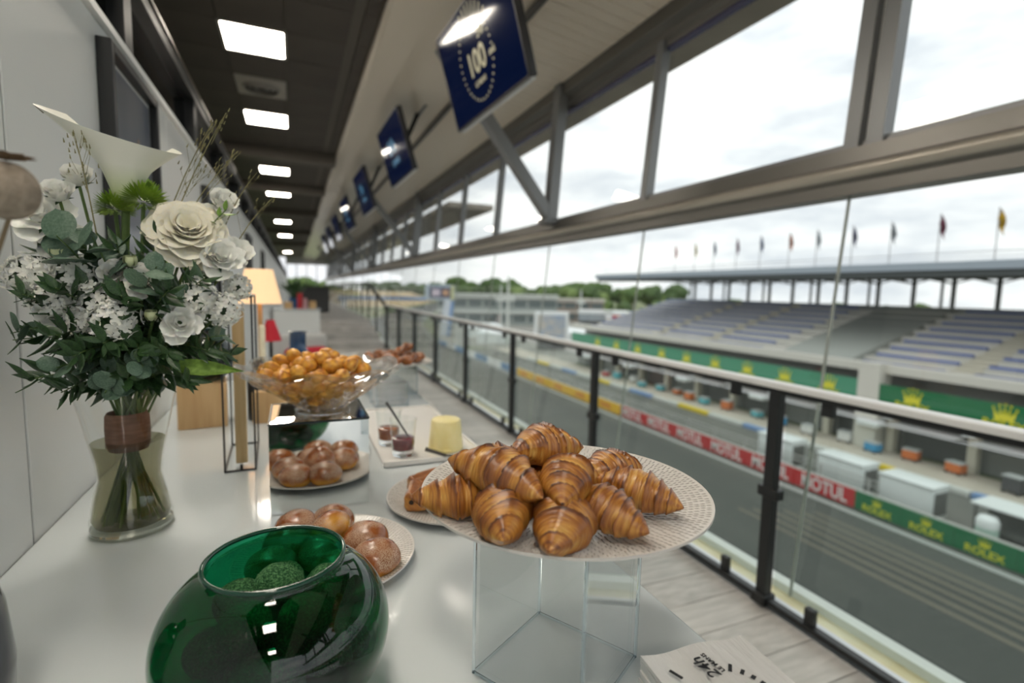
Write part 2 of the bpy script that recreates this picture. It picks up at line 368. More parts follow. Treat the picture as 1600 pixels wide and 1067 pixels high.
# ---- windows
def build_windows():
    hx = 2.49
    # transom beam with a rolled lip
    prof = [(2.345, 1.952), (2.47, 1.952), (2.47, 2.17), (2.375, 2.17), (2.365, 2.095)]
    for k in range(9):
        a = PI * .5 - PI * k / 8
        prof.append((2.345 - .028 * math.cos(a), 2.048 + .036 * math.sin(a) ))
    prof += [(2.350, 2.005)]
    tb = struct('trim_transom', MB().prism(prof, YN, YF), dark_metal, 'long bronze transom beam with rolled lip above the tall glass', smooth=35, cat='beam')
    obj('rolled_lip', MB().tube([(2.338, YN, 2.05), (2.338, YF, 2.05)], .030, 16), mat('lip_highlight', (.46, .43, .37), .3, metal=.3), tb, 60)  # lighter than the beam: the lip's highlight is put into its colour
    hb = struct('trim_header', MB().prism([(2.40, 3.46), (2.40, 3.36), (2.47, 3.34), (2.47, 3.30), (2.50, 3.285), (2.50, 3.25), (2.57, 3.25), (2.57, 3.55), (2.40, 3.55)], YN, YF), dark_metal, 'bronze header beam above the high windows', cat='beam')
    obj('head_reflection', MB().box((2.505, YN, 3.228), (2.56, YF, 3.25)), mat('violet_reflection', (.16, .16, .28), .25, metal=.7), hb)  # added strip; its violet colour imitates a reflection along the window head
    ys = [1.64 + 1.535 * k for k in range(-4, 28)]
    mb_ = lambda w: MB().add([(2.375, -w, 2.165), (2.445, -w, 2.165), (2.445, w, 2.165), (2.375, w, 2.165), (2.475, -w, 3.30), (2.545, -w, 3.30), (2.545, w, 3.30), (2.475, w, 3.30)], [(0, 3, 2, 1), (4, 5, 6, 7), (0, 1, 5, 4), (1, 2, 6, 5), (2, 3, 7, 6), (3, 0, 4, 7)])
    thin = mb_(.035).mesh('mullion'); thin.materials.append(grey_metal)
    for i in range(len(ys) - 1):
        a, b = ys[i], ys[i + 1]
        nm = 'window_%d' % (i + 1)
        g = MB().add([(2.432, a + .02, 2.165), (2.432, b - .02, 2.165), (2.528, b - .02, 3.27), (2.528, a + .02, 3.27)], [(0, 1, 2, 3)])
        if i - 4 >= 0: n_ = 'the %s bay past the wide double mullion' % ORD[min(i - 4, 17)] if i - 4 < 18 else 'a far bay at the corridor end'
        else: n_ = 'a bay level with or behind the camera'
        w = struct(nm, g, pane, 'high tilted window pane in ' + n_, cat='window')
        o = bpy.data.objects.new('mullion', thin); C.objects.link(o); o.parent = w; o.location = (0, a, 0)
        fr = MB().add([(2.40, a, 2.168), (2.44, a, 2.168), (2.445, a, 2.20), (2.405, a, 2.20), (2.40, b, 2.168), (2.44, b, 2.168), (2.445, b, 2.20), (2.405, b, 2.20)], [(0, 3, 2, 1), (4, 5, 6, 7), (0, 1, 5, 4), (1, 2, 6, 5), (2, 3, 7, 6), (3, 0, 4, 7)])
        obj('bottom_frame', fr, grey_metal, w)
        if i == 4:
            o = bpy.data.objects.new('mullion', thin); C.objects.link(o); o.parent = w; o.location = (0, a - .105, 0)
            w2 = MB().add([(2.42, a - .07, 2.165), (2.43, a - .07, 2.165), (2.43, a - .035, 2.165), (2.42, a - .035, 2.165), (2.52, a - .07, 3.3), (2.53, a - .07, 3.3), (2.53, a - .035, 3.3), (2.52, a - .035, 3.3)], [(0, 3, 2, 1), (4, 5, 6, 7), (0, 1, 5, 4), (1, 2, 6, 5), (2, 3, 7, 6), (3, 0, 4, 7)])
            obj('mullion_infill', w2, alu, w)
    # big posts with diagonal braces
    for k, y in enumerate((-1.47, 4.68, 10.85, 17.0, 23.1, 29.3)):
        t = thing('brace_post', 'grey steel post with diagonal brace, %s seen along the window beam' % ORD[k - 1] if k else 'grey steel post with diagonal brace behind the camera', 'post', (0, y, 0), group='braced window posts', kind='structure')
        p = MB().add([(2.28, -.17, 2.17), (2.38, -.17, 2.17), (2.38, -.05, 2.17), (2.28, -.05, 2.17), (2.37, -.17, 3.46), (2.47, -.17, 3.46), (2.47, -.05, 3.46), (2.37, -.05, 3.46)], [(0, 3, 2, 1), (4, 5, 6, 7), (0, 1, 5, 4), (1, 2, 6, 5), (2, 3, 7, 6), (3, 0, 4, 7)])
        obj('post', p, grey_metal, t)
        obj('brace', MB().bar((2.32, -.11, 2.21), (1.22, -.11, 3.58), .10, .11, (0, 1, 0)), grey_metal, t)
        obj('foot_plate', MB().box((2.24, -.2, 2.14), (2.40, -.02, 2.185)), grey_metal, t)
    # outside eave and canopy
    brown = mat('eave_brown', (.30, .265, .225), .6, col2=(.36, .32, .27), nscale=2)
    struct('roof_eave', MB().box((2.55, YN, 3.42), (3.08, YF, 3.50)), brown, 'brown eave overhanging outside the high windows', cat='eave')
    struct('roof_canopy', MB().box((3.2, 11.2, 3.30), (4.25, YF, 3.42)), brown, 'brown outer canopy seen through the far high windows', cat='canopy')
    # tall frameless glass below
    gy = [1.63 + 1.52 * k for k in range(-4, 28)]
    edge = mat('glass_edge', (.33, .36, .33), .3)
    for i in range(len(gy) - 1):
        a, b = gy[i] + .004, gy[i + 1] - .004
        g = MB().add([(2.196, a, .03), (2.206, a, .03), (2.206, b, .03), (2.196, b, .03), (2.384, a, 1.955), (2.394, a, 1.955), (2.394, b, 1.955), (2.384, b, 1.955)], [(0, 3, 2, 1), (4, 5, 6, 7), (0, 1, 5, 4), (1, 2, 6, 5), (2, 3, 7, 6), (3, 0, 4, 7)])
        n_ = ('%s tall frameless glass pane beyond the railing, counting away from the camera' % ORD[i - 3]) if 3 <= i < 20 else 'tall frameless glass pane far along or behind the camera'
        w = struct('window_%d' % (i + 101), MB().add([(2.2, a, .03), (2.2, b, .03), (2.388, b, 1.955), (2.388, a, 1.955)], [(0, 1, 2, 3)]), pane, n_, cat='glass pane')
        obj('pane_edge', MB().bar((2.2, a - .004, .03), (2.388, a - .004, 1.955), .008, .012, (0, 1, 0)), edge, w)
build_windows()
# glazed far end
def far_end():
    w = struct('wall_far', MB().box((-.5, YF, 0), (2.5, YF + .1, 1.2)).box((-.5, YF, 3.2), (2.5, YF + .1, 4)), white_panel, 'end wall of the corridor below and above its bright window', cat='wall')
    for k in range(5): obj('mullion', MB().box((-.5 + k * .74, YF, 1.2), (-.44 + k * .74, YF + .06, 3.2)), grey_metal, w)
far_end()

# ---- railing
def build_railing():
    py = [1.66 + 1.555 * k for k in range(-3, 8)]        # near level
    post = MB().bbox((0, 0, .53), (.045, .055, 1.02), .003, 1).mesh('post'); post.materials.append(black)
    clamp = MB().bbox((0, 0, 0), (.05, .11, .05), .004, 1).mesh('clamp'); clamp.materials.append(black)
    tclamp = MB().bbox((0, 0, 0), (.03, .05, .065), .003, 1).mesh('clip'); tclamp.materials.append(black)
    bclamp = MB().bbox((0, 0, 0), (.03, .045, .085), .003, 1).mesh('clip'); bclamp.materials.append(black)
    foot = MB().bbox((0, 0, 0), (.08, .075, .05), .004, 1).mesh('foot_bracket'); foot.materials.append(black)
    t = thing('railing', 'black posted glass railing with pale metal handrail along the terrace', 'railing', (2.05, 0, 0))
    for y in py:
        for nm, me, p in (('post', post, (0, y, 0)), ('clamp', clamp, (0, y, .565)), ('foot_bracket', foot, (0, y, .045))):
            o = bpy.data.objects.new(nm, me); C.objects.link(o); o.parent = t; o.location = p
        for s in (-1, 1):
            o = bpy.data.objects.new('clip', tclamp); C.objects.link(o); o.parent = t; o.location = (.006, y + s * .245, 1.015)
            o = bpy.data.objects.new('clip', bclamp); C.objects.link(o); o.parent = t; o.location = (.006, y + s * .24, .085)
    for a, b in zip(py, py[1:]):
        obj('pane', MB().box((.012, a + .045, .08), (.02, b - .045, 1.0)), pane2, t)
    obj('handrail', MB().bbox((0, (YN + 12.6) / 2, 1.075), (.07, 12.6 - YN, .028), .006, 2), alu, t)
    obj('rail_channel', MB().box((-.02, YN, 1.04), (.02, 12.6, 1.062)), black, t)
    obj('bottom_rail', MB().box((-.018, YN, .03), (.018, 12.6, .055)), black, t)
    # sloping bit and raised far run
    t2 = thing('stair_railing', 'black railing climbing the steps then running along the raised far floor', 'railing', (2.05, 0, 0))
    obj('handrail', MB().bar((0, 12.66, 1.06), (0, 15.8, 1.62), .06, .05), black, t2)
    obj('far_handrail', MB().box((-.03, 15.8, 1.60), (.03, YF, 1.645)), black, t2)
    y = 14.15
    k = 0
    while y < 40:
        z = 0 if k == 0 else .56
        o = obj('post', MB().box((-.02, y - .025, .28 if k == 0 else .56), (.02, y + .025, 1.33 if k == 0 else 1.61)), black, t2); y += 1.6; k += 1
build_railing()
#@@PART2
# ================================================================== BUFFET TABLE AND WHAT STANDS ON IT
T = 1.03
def build_table():
    t = thing('buffet_table', 'long glossy white buffet table along the panelled wall', 'table', (0, 0, 0))
    obj('tabletop', MB().bbox((.036, .5, T - .0125), (.908, 4.4, .025), .003, 2), white_gloss, t)
    obj('front_panel', MB().box((.455, -1.7, 0), (.478, 2.69, T - .025)), white_panel, t)
    obj('end_panel', MB().box((-.41, 2.66, 0), (.455, 2.69, T - .025)), white_panel, t)
build_table()

def plate(name, label, loc, r, rot=0):
    t = thing(name, label, 'plate', loc, (0, 0, rot))
    ch = mat('porcelain', (.62, .60, .57), .28, coat=.2)
    prof = [(0, .004), (r * .52, .004), (r * .58, .0065), (r * .80, .012), (r * .985, .0185), (r, .0195), (r * 1.0, .0165), (r * .8, .0075), (r * .6, 0), (0, 0)]
    obj('dish', MB().lathe(prof, 72), ch, t, 50)
    # embossed dashes on the broad rim
    rel = MB()
    rr = random.Random(3)
    for k in range(11):
        q = r * (.60 + .037 * k); n = int(2 * PI * q / .0068)
        z = .0065 + (q / r - .58) / .22 * .0055 if q < .8 * r else .012 + (q / r - .8) / .185 * .0065
        for i in range(n):
            a = 2 * PI * (i + .5 * (k % 2)) / n + rr.uniform(-.01, .01); c, s_ = math.cos(a), math.sin(a); l = .0046; w = .0009
            tx, ty = c, s_; c_, s__ = -s_, c
            rel.add([(q * c - tx * l, q * s_ - ty * l, z - .0004), (q * c + c_ * w, q * s_ + s__ * w, z - .0004), (q * c + tx * l, q * s_ + ty * l, z), (q * c - c_ * w, q * s_ - s__ * w, z - .0004), (q * c, q * s_, z + .0011)], [(0, 1, 4), (1, 2, 4), (2, 3, 4), (3, 0, 4)])
    obj('rim_relief', rel, mat('porcelain_relief', (.45, .435, .41), .35), t, kind='stuff')
    return t

# ---- croissants
def croissant_mesh(seed, hl=.048, rad=.027, bend=.010):
    rr = random.Random(seed); mb = MB(); nu, nv = 140, 48; tone = []
    nseg = rr.choice((6, 7, 7)); off = Vector((rr.uniform(0, 50), rr.uniform(0, 50), 0)); skew = rr.uniform(.10, .20)
    vs = []; fs = []
    for i in range(nu):
        u = -1 + 2 * i / (nu - 1)
        for j in range(nv):
            th = 2 * PI * j / nv
            ct, st = math.cos(th), math.sin(th)
            us = u + skew * .5 * ct * (1 - u * u)           # layers wind slightly askew
            w = (us + 1) * .5 * nseg; w = w + .18 * math.sin(w * 1.7 + seed)
            fr = w - math.floor(w)
            sgn = fr if u < 0 else 1 - fr                    # every wrap laps over the one nearer the tip
            saw = sgn ** 1.6
            body = max(0, 1 - abs(u) ** 1.5) ** .80
            r = rad * (body * (.86 + .22 * saw) + .06 * (1 - u * u) ** .3)
            p3 = Vector((us * 3.1, th * 1.0, seed)) 
            n1 = noise.noise(Vector((u * 2.2, ct * 1.3, st * 1.3)) + off) * .10
            lay = noise.noise(Vector((us * 34, ct * 1.2, st * 1.2)) + off) * .035
            r *= 1 + n1 + lay
            x = u * hl + .002 * ct * n1 * 10
            y = r * 1.02 * ct - bend * (u * u) * 1.0 + bend * .4
            z = r * .94 * st
            if z < -rad * .62: z = -rad * .62 + (z + rad * .62) * .15
            vs.append((x, y, z))
            top = (st + .35) / 1.35
            edge = 1 if fr < .0 else saw
            tn = .34 + .26 * top * edge + .26 * (saw > .78) * max(top, 0) + n1 * 3.2 + lay * 4.5 + (.20 if abs(u) > .86 else 0) - (.12 if saw < .25 else 0)
            tone.append(min(1, max(0, tn)))
    for i in range(nu - 1):
        for j in range(nv): fs.append((i * nv + j, i * nv + (j + 1) % nv, (i + 1) * nv + (j + 1) % nv, (i + 1) * nv + j))
    fs.append(tuple(range(nv - 1, -1, -1))); fs.append(tuple((nu - 1) * nv + j for j in range(nv)))
    mb.add(vs, fs); mb.tone = tone
    return mb.mesh('croissant', 180)
crust = attr_mat('croissant_crust', [(.0, (.66, .40, .11)), (.24, (.52, .24, .045)), (.48, (.33, .115, .018)), (.72, (.15, .042, .009)), (1., (.06, .018, .006))], .33, coat=.3, fine=90, bump=.8, stria=(420, 38, 38))
def build_croissants():
    plate('croissant_plate', 'large embossed white plate piled with croissants on the clear stand', (.30, .53, 1.226), .172)
    ms = []
    for i in range(6):
        m = croissant_mesh(11 + i * 5, hl=(.050, .054, .049, .056, .068, .053)[i], rad=(.0265, .0255, .027, .0255, .027, .0255)[i], bend=(.004, .010, .006, .012, .012, .004)[i]); m.materials.append(crust); ms.append(m)
    L = [  # x, y, z, yaw(deg), mesh, pitch, roll, label
        (.232, .412, 1.268, 232, 2, 8, 0, 'glossy croissant at the front, tip hanging towards the plate edge'),
        (.183, .448, 1.270, 255, 0, 4, 20, 'rounded croissant at front left of the pile, seen end on'),
        (.286, .422, 1.267, 292, 5, 6, -10, 'croissant right of the front one, tip pointing to the plate rim'),
        (.163, .510, 1.266, 160, 3, 5, 0, 'croissant lying at the left rim, tip over the plate edge'),
        (.350, .455, 1.265, 306, 1, 5, 0, 'long ridged croissant at the right end of the pile'),
        (.190, .478, 1.302, 294, 4, 2, 10, 'long croissant lying on top at the left of the pile'),
        (.255, .440, 1.300, 48, 1, -4, 0, 'upright-looking croissant on top in the middle of the pile'),
        (.262, .507, 1.316, 18, 3, 8, 0, 'highest croissant on the pile, stripy tip pointing right'),
        (.350, .505, 1.272, 12, 5, 3, 0, 'stripy croissant at the back right of the pile'),
        (.225, .572, 1.274, 165, 0, 3, 0, 'croissant at the back left of the pile'),
        (.285, .577, 1.276, 20, 2, 0, 0, 'croissant half hidden at the back of the pile'),
        (.255, .492, 1.266, 100, 5, 0, 0, 'croissant buried at the bottom of the pile'),
    ]
    for x, y, z, yaw, k, pt, rl, lab in L:
        o = obj('croissant', ms[k], crust)
        z = 1.226 + (z - 1.226) * .86
        o.matrix_world = Matrix.Translation((x, y, z)) @ Matrix.Rotation(math.radians(yaw), 4, 'Z') @ Matrix.Rotation(math.radians(pt), 4, 'Y') @ Matrix.Rotation(math.radians(rl), 4, 'X')
        tag(o, lab, 'croissant', 'croissants on the big plate')
build_croissants()

# ---- clear stand under the plate
acr = thin_glass('acrylic', (.965, .975, .975), .06)
acr_edge = glass_mat('acrylic_edge', (.93, .97, .99), 0., 1.45)
def acrylic_box(name, label, c, size, h, rot, fr=.006, edge=True, m=None, top=True):
    t = thing(name, label, 'display stand', c, (0, 0, rot))
    s = size / 2
    for k in range(4):
        M = Matrix.Rotation(k * PI / 2, 4, 'Z')
        obj('side', MB().add([M @ Vector(p) for p in ((-s, -s, 0), (s, -s, 0), (s, -s, h), (-s, -s, h))], [(0, 1, 2, 3)]), m or acr, t)
        obj('inner_face', MB().add([M @ Vector(p) for p in ((-s + fr, -s + fr, .001), (s - fr, -s + fr, .001), (s - fr, -s + fr, h - fr), (-s + fr, -s + fr, h - fr))], [(0, 1, 2, 3)]), m or acr, t)
        if edge:
            obj('edge', MB().bbox((0, 0, h / 2), (fr, fr, h), fr * .3, 1, Matrix.Translation(M @ Vector((-s, -s, 0)))), acr_edge, t)
            obj('foot_edge', MB().bar(M @ Vector((-s, -s, fr * .4)), M @ Vector((s, -s, fr * .4)), fr * .6, fr * .8), acr_edge, t)
    if top: obj('top', MB().box((-s, -s, h - fr), (s, s, h)), m or acr, t)
    return t
acrylic_box('clear_stand', 'clear acrylic cube stand holding up the croissant plate', (.285, .508, T), .142, .194, math.radians(31), .004)

# ---- mirror cube with crystal bowl
def build_mirror():
    t = thing('mirror_cube', 'mirrored cube reflecting the sugared buns, under the crystal bowl', 'display cube', (.045, 1.163, T))
    mm = mat('mirror', (.86, .88, .87), .0, metal=1.)
    edge = mat('mirror_edge', (.02, .03, .028), .25)
    s = .094; h = .183; e = .0016
    obj('core', MB().box((-s + .002, -s + .002, .001), (s - .002, s - .002, h - .002)), edge, t)
    for k in range(4):
        M = Matrix.Rotation(k * PI / 2, 4, 'Z')
        obj('mirror_face', MB().box((-s + e, -s, e), (s - e, -s + .0025, h - e * 2), M), mm, t)
    obj('mirror_top', MB().box((-s + .003, -s + .003, h - .003), (s - .003, s - .003, h)), mm, t)
    fr = MB()
    for a in (-1, 1):
        fr.cbox((a * s, 0, h - .0005), (.003, 2 * s, .003)); fr.cbox((0, a * s, h - .0005), (2 * s, .003, .003))
    obj('edge_trim', fr, edge, t)
build_mirror()
def crystal_mat():
    m = glass_mat('crystal', (1, 1, 1), .0, 1.5); nt = m.node_tree; N = nt.nodes.new; L = nt.links.new
    g = [n for n in nt.nodes if n.type == 'BSDF_GLASS'][0]; o = [n for n in nt.nodes if n.type == 'OUTPUT_MATERIAL'][0]
    t = N('ShaderNodeBsdfTransparent'); t.inputs[0].default_value = (.97, .975, .975, 1); mx = N('ShaderNodeMixShader'); mx.inputs[0].default_value = .42
    L(t.outputs[0], mx.inputs[1]); L(g.outputs[0], mx.inputs[2]); L(mx.outputs[0], o.inputs[0]); return m
crystal = crystal_mat()
def build_bowl():
    t = thing('crystal_bowl', 'wide scalloped crystal bowl full of golden cakes on the mirrored cube', 'bowl', (.055, 1.165, T + .184))
    n = 96
    def prof(out):
        return ([(.0, .012), (.045, .014), (.062, .030), (.098, .056), (.137, .082), (.165, .100)] if not out else [(.0, .004), (.040, .004), (.064, .022), (.102, .049), (.142, .076), (.166, .0965)])
    mb = MB()
    def surf(out):
        P = prof(out)
        def f(u, v):
            a = 2 * PI * u; q = v * (len(P) - 1); i = min(int(q), len(P) - 2); w = q - i
            r = P[i][0] * (1 - w) + P[i + 1][0] * w; z = P[i][1] * (1 - w) + P[i + 1][1] * w
            sc = abs(math.sin(a * 4.5)) ; tt = max(0, (v - .35) / .65)
            r *= 1 + .045 * tt * (sc - .5); z += .012 * tt * (sc - .5)
            if out: r += .006 * math.cos(a * 14 + v * 9) * math.sin(PI * min(1, v)); z -= .006 * abs(math.sin(a * 7 - v * 10)) * tt
            return (r * math.cos(a), r * math.sin(a), z)
        return f
    nv = 16
    A = [surf(True)(i / n, j / (nv - 1)) for i in range(n) for j in range(nv)]
    B = [surf(False)(i / n, j / (nv - 1)) for i in range(n) for j in range(nv)]
    fs = []
    for i in range(n):
        k = (i + 1) % n
        for j in range(nv - 1):
            fs.append((i * nv + j, k * nv + j, k * nv + j + 1, i * nv + j + 1)); o = n * nv
            fs.append((o + i * nv + j, o + i * nv + j + 1, o + k * nv + j + 1, o + k * nv + j))
        fs.append((i * nv + nv - 1, k * nv + nv - 1, n * nv + k * nv + nv - 1, n * nv + i * nv + nv - 1))
    mb.add(A + B, fs)
    obj('bowl_body', mb, crystal, t, 30)
    obj('foot', MB().lathe([(.0, .0), (.056, .0), (.058, .004), (.048, .010), (.036, .0155), (.0, .0155)], 18), crystal, t)
    cake = attr_mat('cake_crust', [(0, (.84, .50, .10)), (.4, (.70, .34, .045)), (.75, (.42, .15, .02)), (1, (.20, .06, .01))], .42, fine=70, bump=.5)
    ms = []
    for s in range(4):
        rr = random.Random(40 + s); mb = MB(); off = Vector((s * 9., 3, 1)); tone = []
        ex, ey, ez = rr.uniform(.016, .021), rr.uniform(.0145, .018), rr.uniform(.014, .017)
        def g(d):
            k = 1 + .20 * noise.noise(d * 1.4 + off) + .09 * noise.noise(d * 3.5 + off); tone.append(min(1, max(0, .40 + .5 * noise.noise(d * 1.8 + off) + .2 * d.z))); return k
        mb.ball((0, 0, 0), (ex, ey, ez), 20, 13, g); mb.tone = tone; m = mb.mesh('cake', 180); m.materials.append(cake); ms.append(m)
    rr = random.Random(5); P = []
    tries = 0
    layers = [(.040, .056, 12), (.060, .084, 22), (.082, .106, 24), (.100, .085, 13), (.114, .045, 5)]
    for z, rmax, cnt in layers:
        k = 0; tr = 0
        while k < cnt and tr < 900:
            tr += 1; a = rr.uniform(0, 2 * PI); q = rmax * math.sqrt(rr.random()); p = Vector((q * math.cos(a) - .018, q * math.sin(a), z + rr.uniform(-.004, .004)))
            if all((p - o).length > .0285 for o in P): P.append(p); k += 1
    for p in P:
        o = obj('golden_cake', ms[rr.randrange(4)], cake); o.location = t.location + p; o.rotation_euler = (rr.uniform(-.6, .6), rr.uniform(-.6, .6), rr.uniform(0, 6.3))
        tag(o, 'small round golden cake heaped in the crystal bowl', 'cake', 'golden cakes in the crystal bowl')
build_bowl()

# ---- buns on a plate
bun_m = attr_mat('bun_crust', [(0, (.72, .38, .07)), (.22, (.55, .22, .035)), (.5, (.29, .085, .016)), (.8, (.17, .045, .010)), (1, (.09, .026, .008))], .25, coat=.3, fine=25, bump=.15, sugar=(900, (.52, .36, .24), 3.))
def bun_mesh(seed, r=.0375, hh=.028):
    mb = MB(); off = Vector((seed * 7.3, 2, 5)); tone = []
    def g(d):
        k = 1 + .06 * noise.noise(d * 1.3 + off)
        if d.z < -.1: k *= .93
        tone.append(.05 + .6 * max(0, min(1, (d.z + .25) / .5)) + .15 * noise.noise(d * 2 + off)); return k
    mb.ball((0, 0, 0), (r, r, hh), 36, 24, g)
    mb.v = [(x, y, z if z > -hh * .75 else -hh * .75 + (z + hh * .75) * .2) for x, y, z in mb.v]
    mb.tone = tone; m = mb.mesh('bun', 180); m.materials.append(bun_m); return m
def build_buns():
    plate('bun_plate', 'embossed white plate of sugared round buns behind the green jar', (.043, .852, T), .141)
    ms = [bun_mesh(i) for i in range(4)]
    L = [(-.022, .925, 0, 0, 'sugared bun at the left of the plate, beside the green jar rim'),
         (.053, .925, 1, 65, 'bun tipped on its side with a bare golden flank, middle of plate'),
         (.115, .890, 2, 0, 'sugared bun at the back right of the plate, behind the end bun'),
         (.122, .812, 3, 8, 'large sugared bun at the right end of the plate'),
         (.055, .795, 0, 0, 'sugared bun half hidden behind the right of the green jar rim'),
         (-.005, .985, 1, 0, 'bun at the back of the plate facing the mirrored cube, left one'),
         (.062, .990, 2, 0, 'bun at the back of the plate facing the mirrored cube, right one'),
         (.035, .862, 3, 0, 'bun in the middle of the plate, hidden behind the green jar'),
         (-.045, .845, 2, 0, 'bun at the front left of the plate, hidden behind the green jar')]
    for i, (x, y, k, tip, lab) in enumerate(L):
        o = obj('sugared_bun', ms[k], bun_m); z = T + .029 + (.008 if tip > 30 else 0)
        o.location = (.043 + (x - .045) * .90, .852 + (y - .888) * .90, z); o.rotation_euler = (math.radians(-tip * .6), math.radians(tip), i * 1.3)
        tag(o, lab, 'bun', 'sugared buns on the white plate')
build_buns()

# ---- green jar
jg = thin_glass('green_glass', (.025, .35, .19), .05)
def build_jar():
    c = (-.022, .575, T)
    t = thing('green_jar', 'big round dark green glass jar with an open top, in front of the buns', 'jar', c)
    pr = []
    Rm, H = .117, .163
    pr = [(0, .006), (.055, .006), (.072, .010)]
    for k in range(1, 22):
        a = -1.15 + k / 21 * (1.15 + 1.02); pr.append((Rm * math.cos(a) ** .8, .080 + .086 * math.sin(a)))
    pr += [(.0685, H - .008), (.067, H - .004), (.0685, H)]
    obj('glass_body', MB().lathe(pr, 72), jg, t, 60)
    inn = [(r - .004 if r > .01 else 0, z + (.004 if z < .02 else 0)) for r, z in pr[:-1]]
    obj('inner_glass', MB().lathe(inn, 72), thin_glass('green_inner', (.40, .80, .62), .03), t, 60)
    obj('rim', MB().lathe([(.0685 + .0026 * math.cos(q), H + .0026 * math.sin(q)) for q in [2 * PI * i / 10 for i in range(10)]], 72, closed=True), mat('rim_green', (.008, .05, .03), .05, coat=.5), t, 60)
    gm = mat('green_crumb', (.02, .12, .035), .85, col2=(.17, .42, .16), nscale=420, bump=1., bscale=500, lo=.42, hi=.68)
    rr = random.Random(9); ms = []
    for s in range(3):
        off = Vector((s * 5., 1, 8)); mb = MB().ball((0, 0, 0), (.027, .0255, .022), 40, 26, lambda d: 1 + .05 * noise.noise(d * 1.6 + off) + .030 * noise.noise(d * 16 + off)); m = mb.mesh('green_cake', 180); m.materials.append(gm); ms.append(m)
    L = [(-.052, .552, .106, 'green crumb cake at the front left inside the green jar'), (-.020, .598, .118, 'topmost green crumb cake in the middle of the green jar'),
         (.006, .545, .108, 'green crumb cake at the front right inside the green jar'), (.034, .590, .110, 'green crumb cake at the right wall of the green jar'), (-.062, .605, .104, 'green crumb cake at the back left inside the green jar')]
    low = [(-.02, .655, .09), (.03, .64, .085), (-.085, .57, .075), (.045, .55, .066), (-.04, .52, .066), (.01, .61, .066), (-.05, .59, .062), (-.02, .555, .032), (.02, .59, .032), (-.06, .59, .032), (-.02, .625, .034)]
    for i, (x, y, z, lab) in enumerate(L + [(*p, 'green crumb cake lower down, seen dimly through the green jar') for p in low]):
        o = obj('green_cake', ms[i % 3], gm); o.location = (x, y, T + z); o.rotation_euler = (rr.uniform(-.4, .4), rr.uniform(-.4, .4), rr.uniform(0, 6)); tag(o, lab, 'cake', 'green cakes in the jar')
build_jar()

# ---- small plate of chocolate pastries
pain_m = attr_mat('pain_crust', [(0, (.70, .42, .12)), (.35, (.55, .25, .06)), (.65, (.30, .10, .025)), (1, (.12, .04, .012))], .3, coat=.3, fine=60, bump=.3)
choc = mat('chocolate', (.02, .009, .006), .4)
def pain_mesh(seed):
    mb = MB(); off = Vector((seed * 3.1, 4, 2)); tone = []; nu, nv = 30, 28; vs = []
    for i in range(nu):
        u = -1 + 2 * i / (nu - 1)
        for j in range(nv):
            th = 2 * PI * j / nv; c, s_ = math.cos(th), math.sin(th)
            e = (abs(c) ** 4 + abs(s_) ** 4) ** -.25
            n1 = noise.noise(Vector((u * 2, c, s_)) + off) * .07
            lay = .03 * math.sin(th * 9 + u * 2)
            end = 1 if abs(u) < .97 else .86
            vs.append((u * .04, .024 * c * e * (1 + n1 + lay) * end, .018 * s_ * e * (1 + n1 + (.16 if abs(c) > .25 and s_ > 0 else 0) + lay) * end))
            tone.append(min(1, max(0, .35 + .35 * max(0, s_) + n1 * 3 - lay * 4)))
    fs = []
    for i in range(nu - 1):
        for j in range(nv): fs.append((i * nv + j, i * nv + (j + 1) % nv, (i + 1) * nv + (j + 1) % nv, (i + 1) * nv + j))
    fs.append(tuple(range(nv - 1, -1, -1))); fs.append(tuple((nu - 1) * nv + j for j in range(nv)))
    mb.add(vs, fs); mb.tone = tone; m = mb.mesh('pastry_roll', 60); m.materials.append(pain_m); return m
def build_pains():
    plate('pastry_plate', 'small white plate of chocolate pastries behind the croissant plate', (.315, 1.012, T), .148)
    ms = [pain_mesh(i) for i in range(3)]
    L = [(.228, 1.000, .031, 70, 'chocolate pastry at the left edge of the small plate'), (.262, 1.062, .032, 30, 'chocolate pastry behind the first on the small plate'), (.262, .945, .031, 100, 'chocolate pastry at the front of the small plate, under the croissant plate'),
         (.33, 1.02, .031, 10, 'chocolate pastry in the middle of the small plate, mostly hidden'), (.39, .99, .031, 120, 'chocolate pastry at the right of the small plate, mostly hidden'), (.345, 1.09, .031, 160, 'chocolate pastry at the back of the small plate, mostly hidden')]
    cs = MB()
    cm = MB().tube([(-.0415, 0, 0), (-.0385, 0, 0)], .005, 10).mesh('chocolate_end'); cm.materials.append(choc)
    for i, (x, y, z, a, lab) in enumerate(L):
        t = thing('chocolate_pastry', lab, 'pastry', (x, y, T + z), (0, 0, math.radians(a)), 'chocolate pastries on the small plate')
        obj('dough', ms[i % 3], pain_m, t)
        for s in (0, PI):
            for dy in (-.009, .009):
                o = obj('chocolate_end', cm, choc, t); o.rotation_euler = (0, 0, s); o.location = (0, dy, .002)
build_pains()

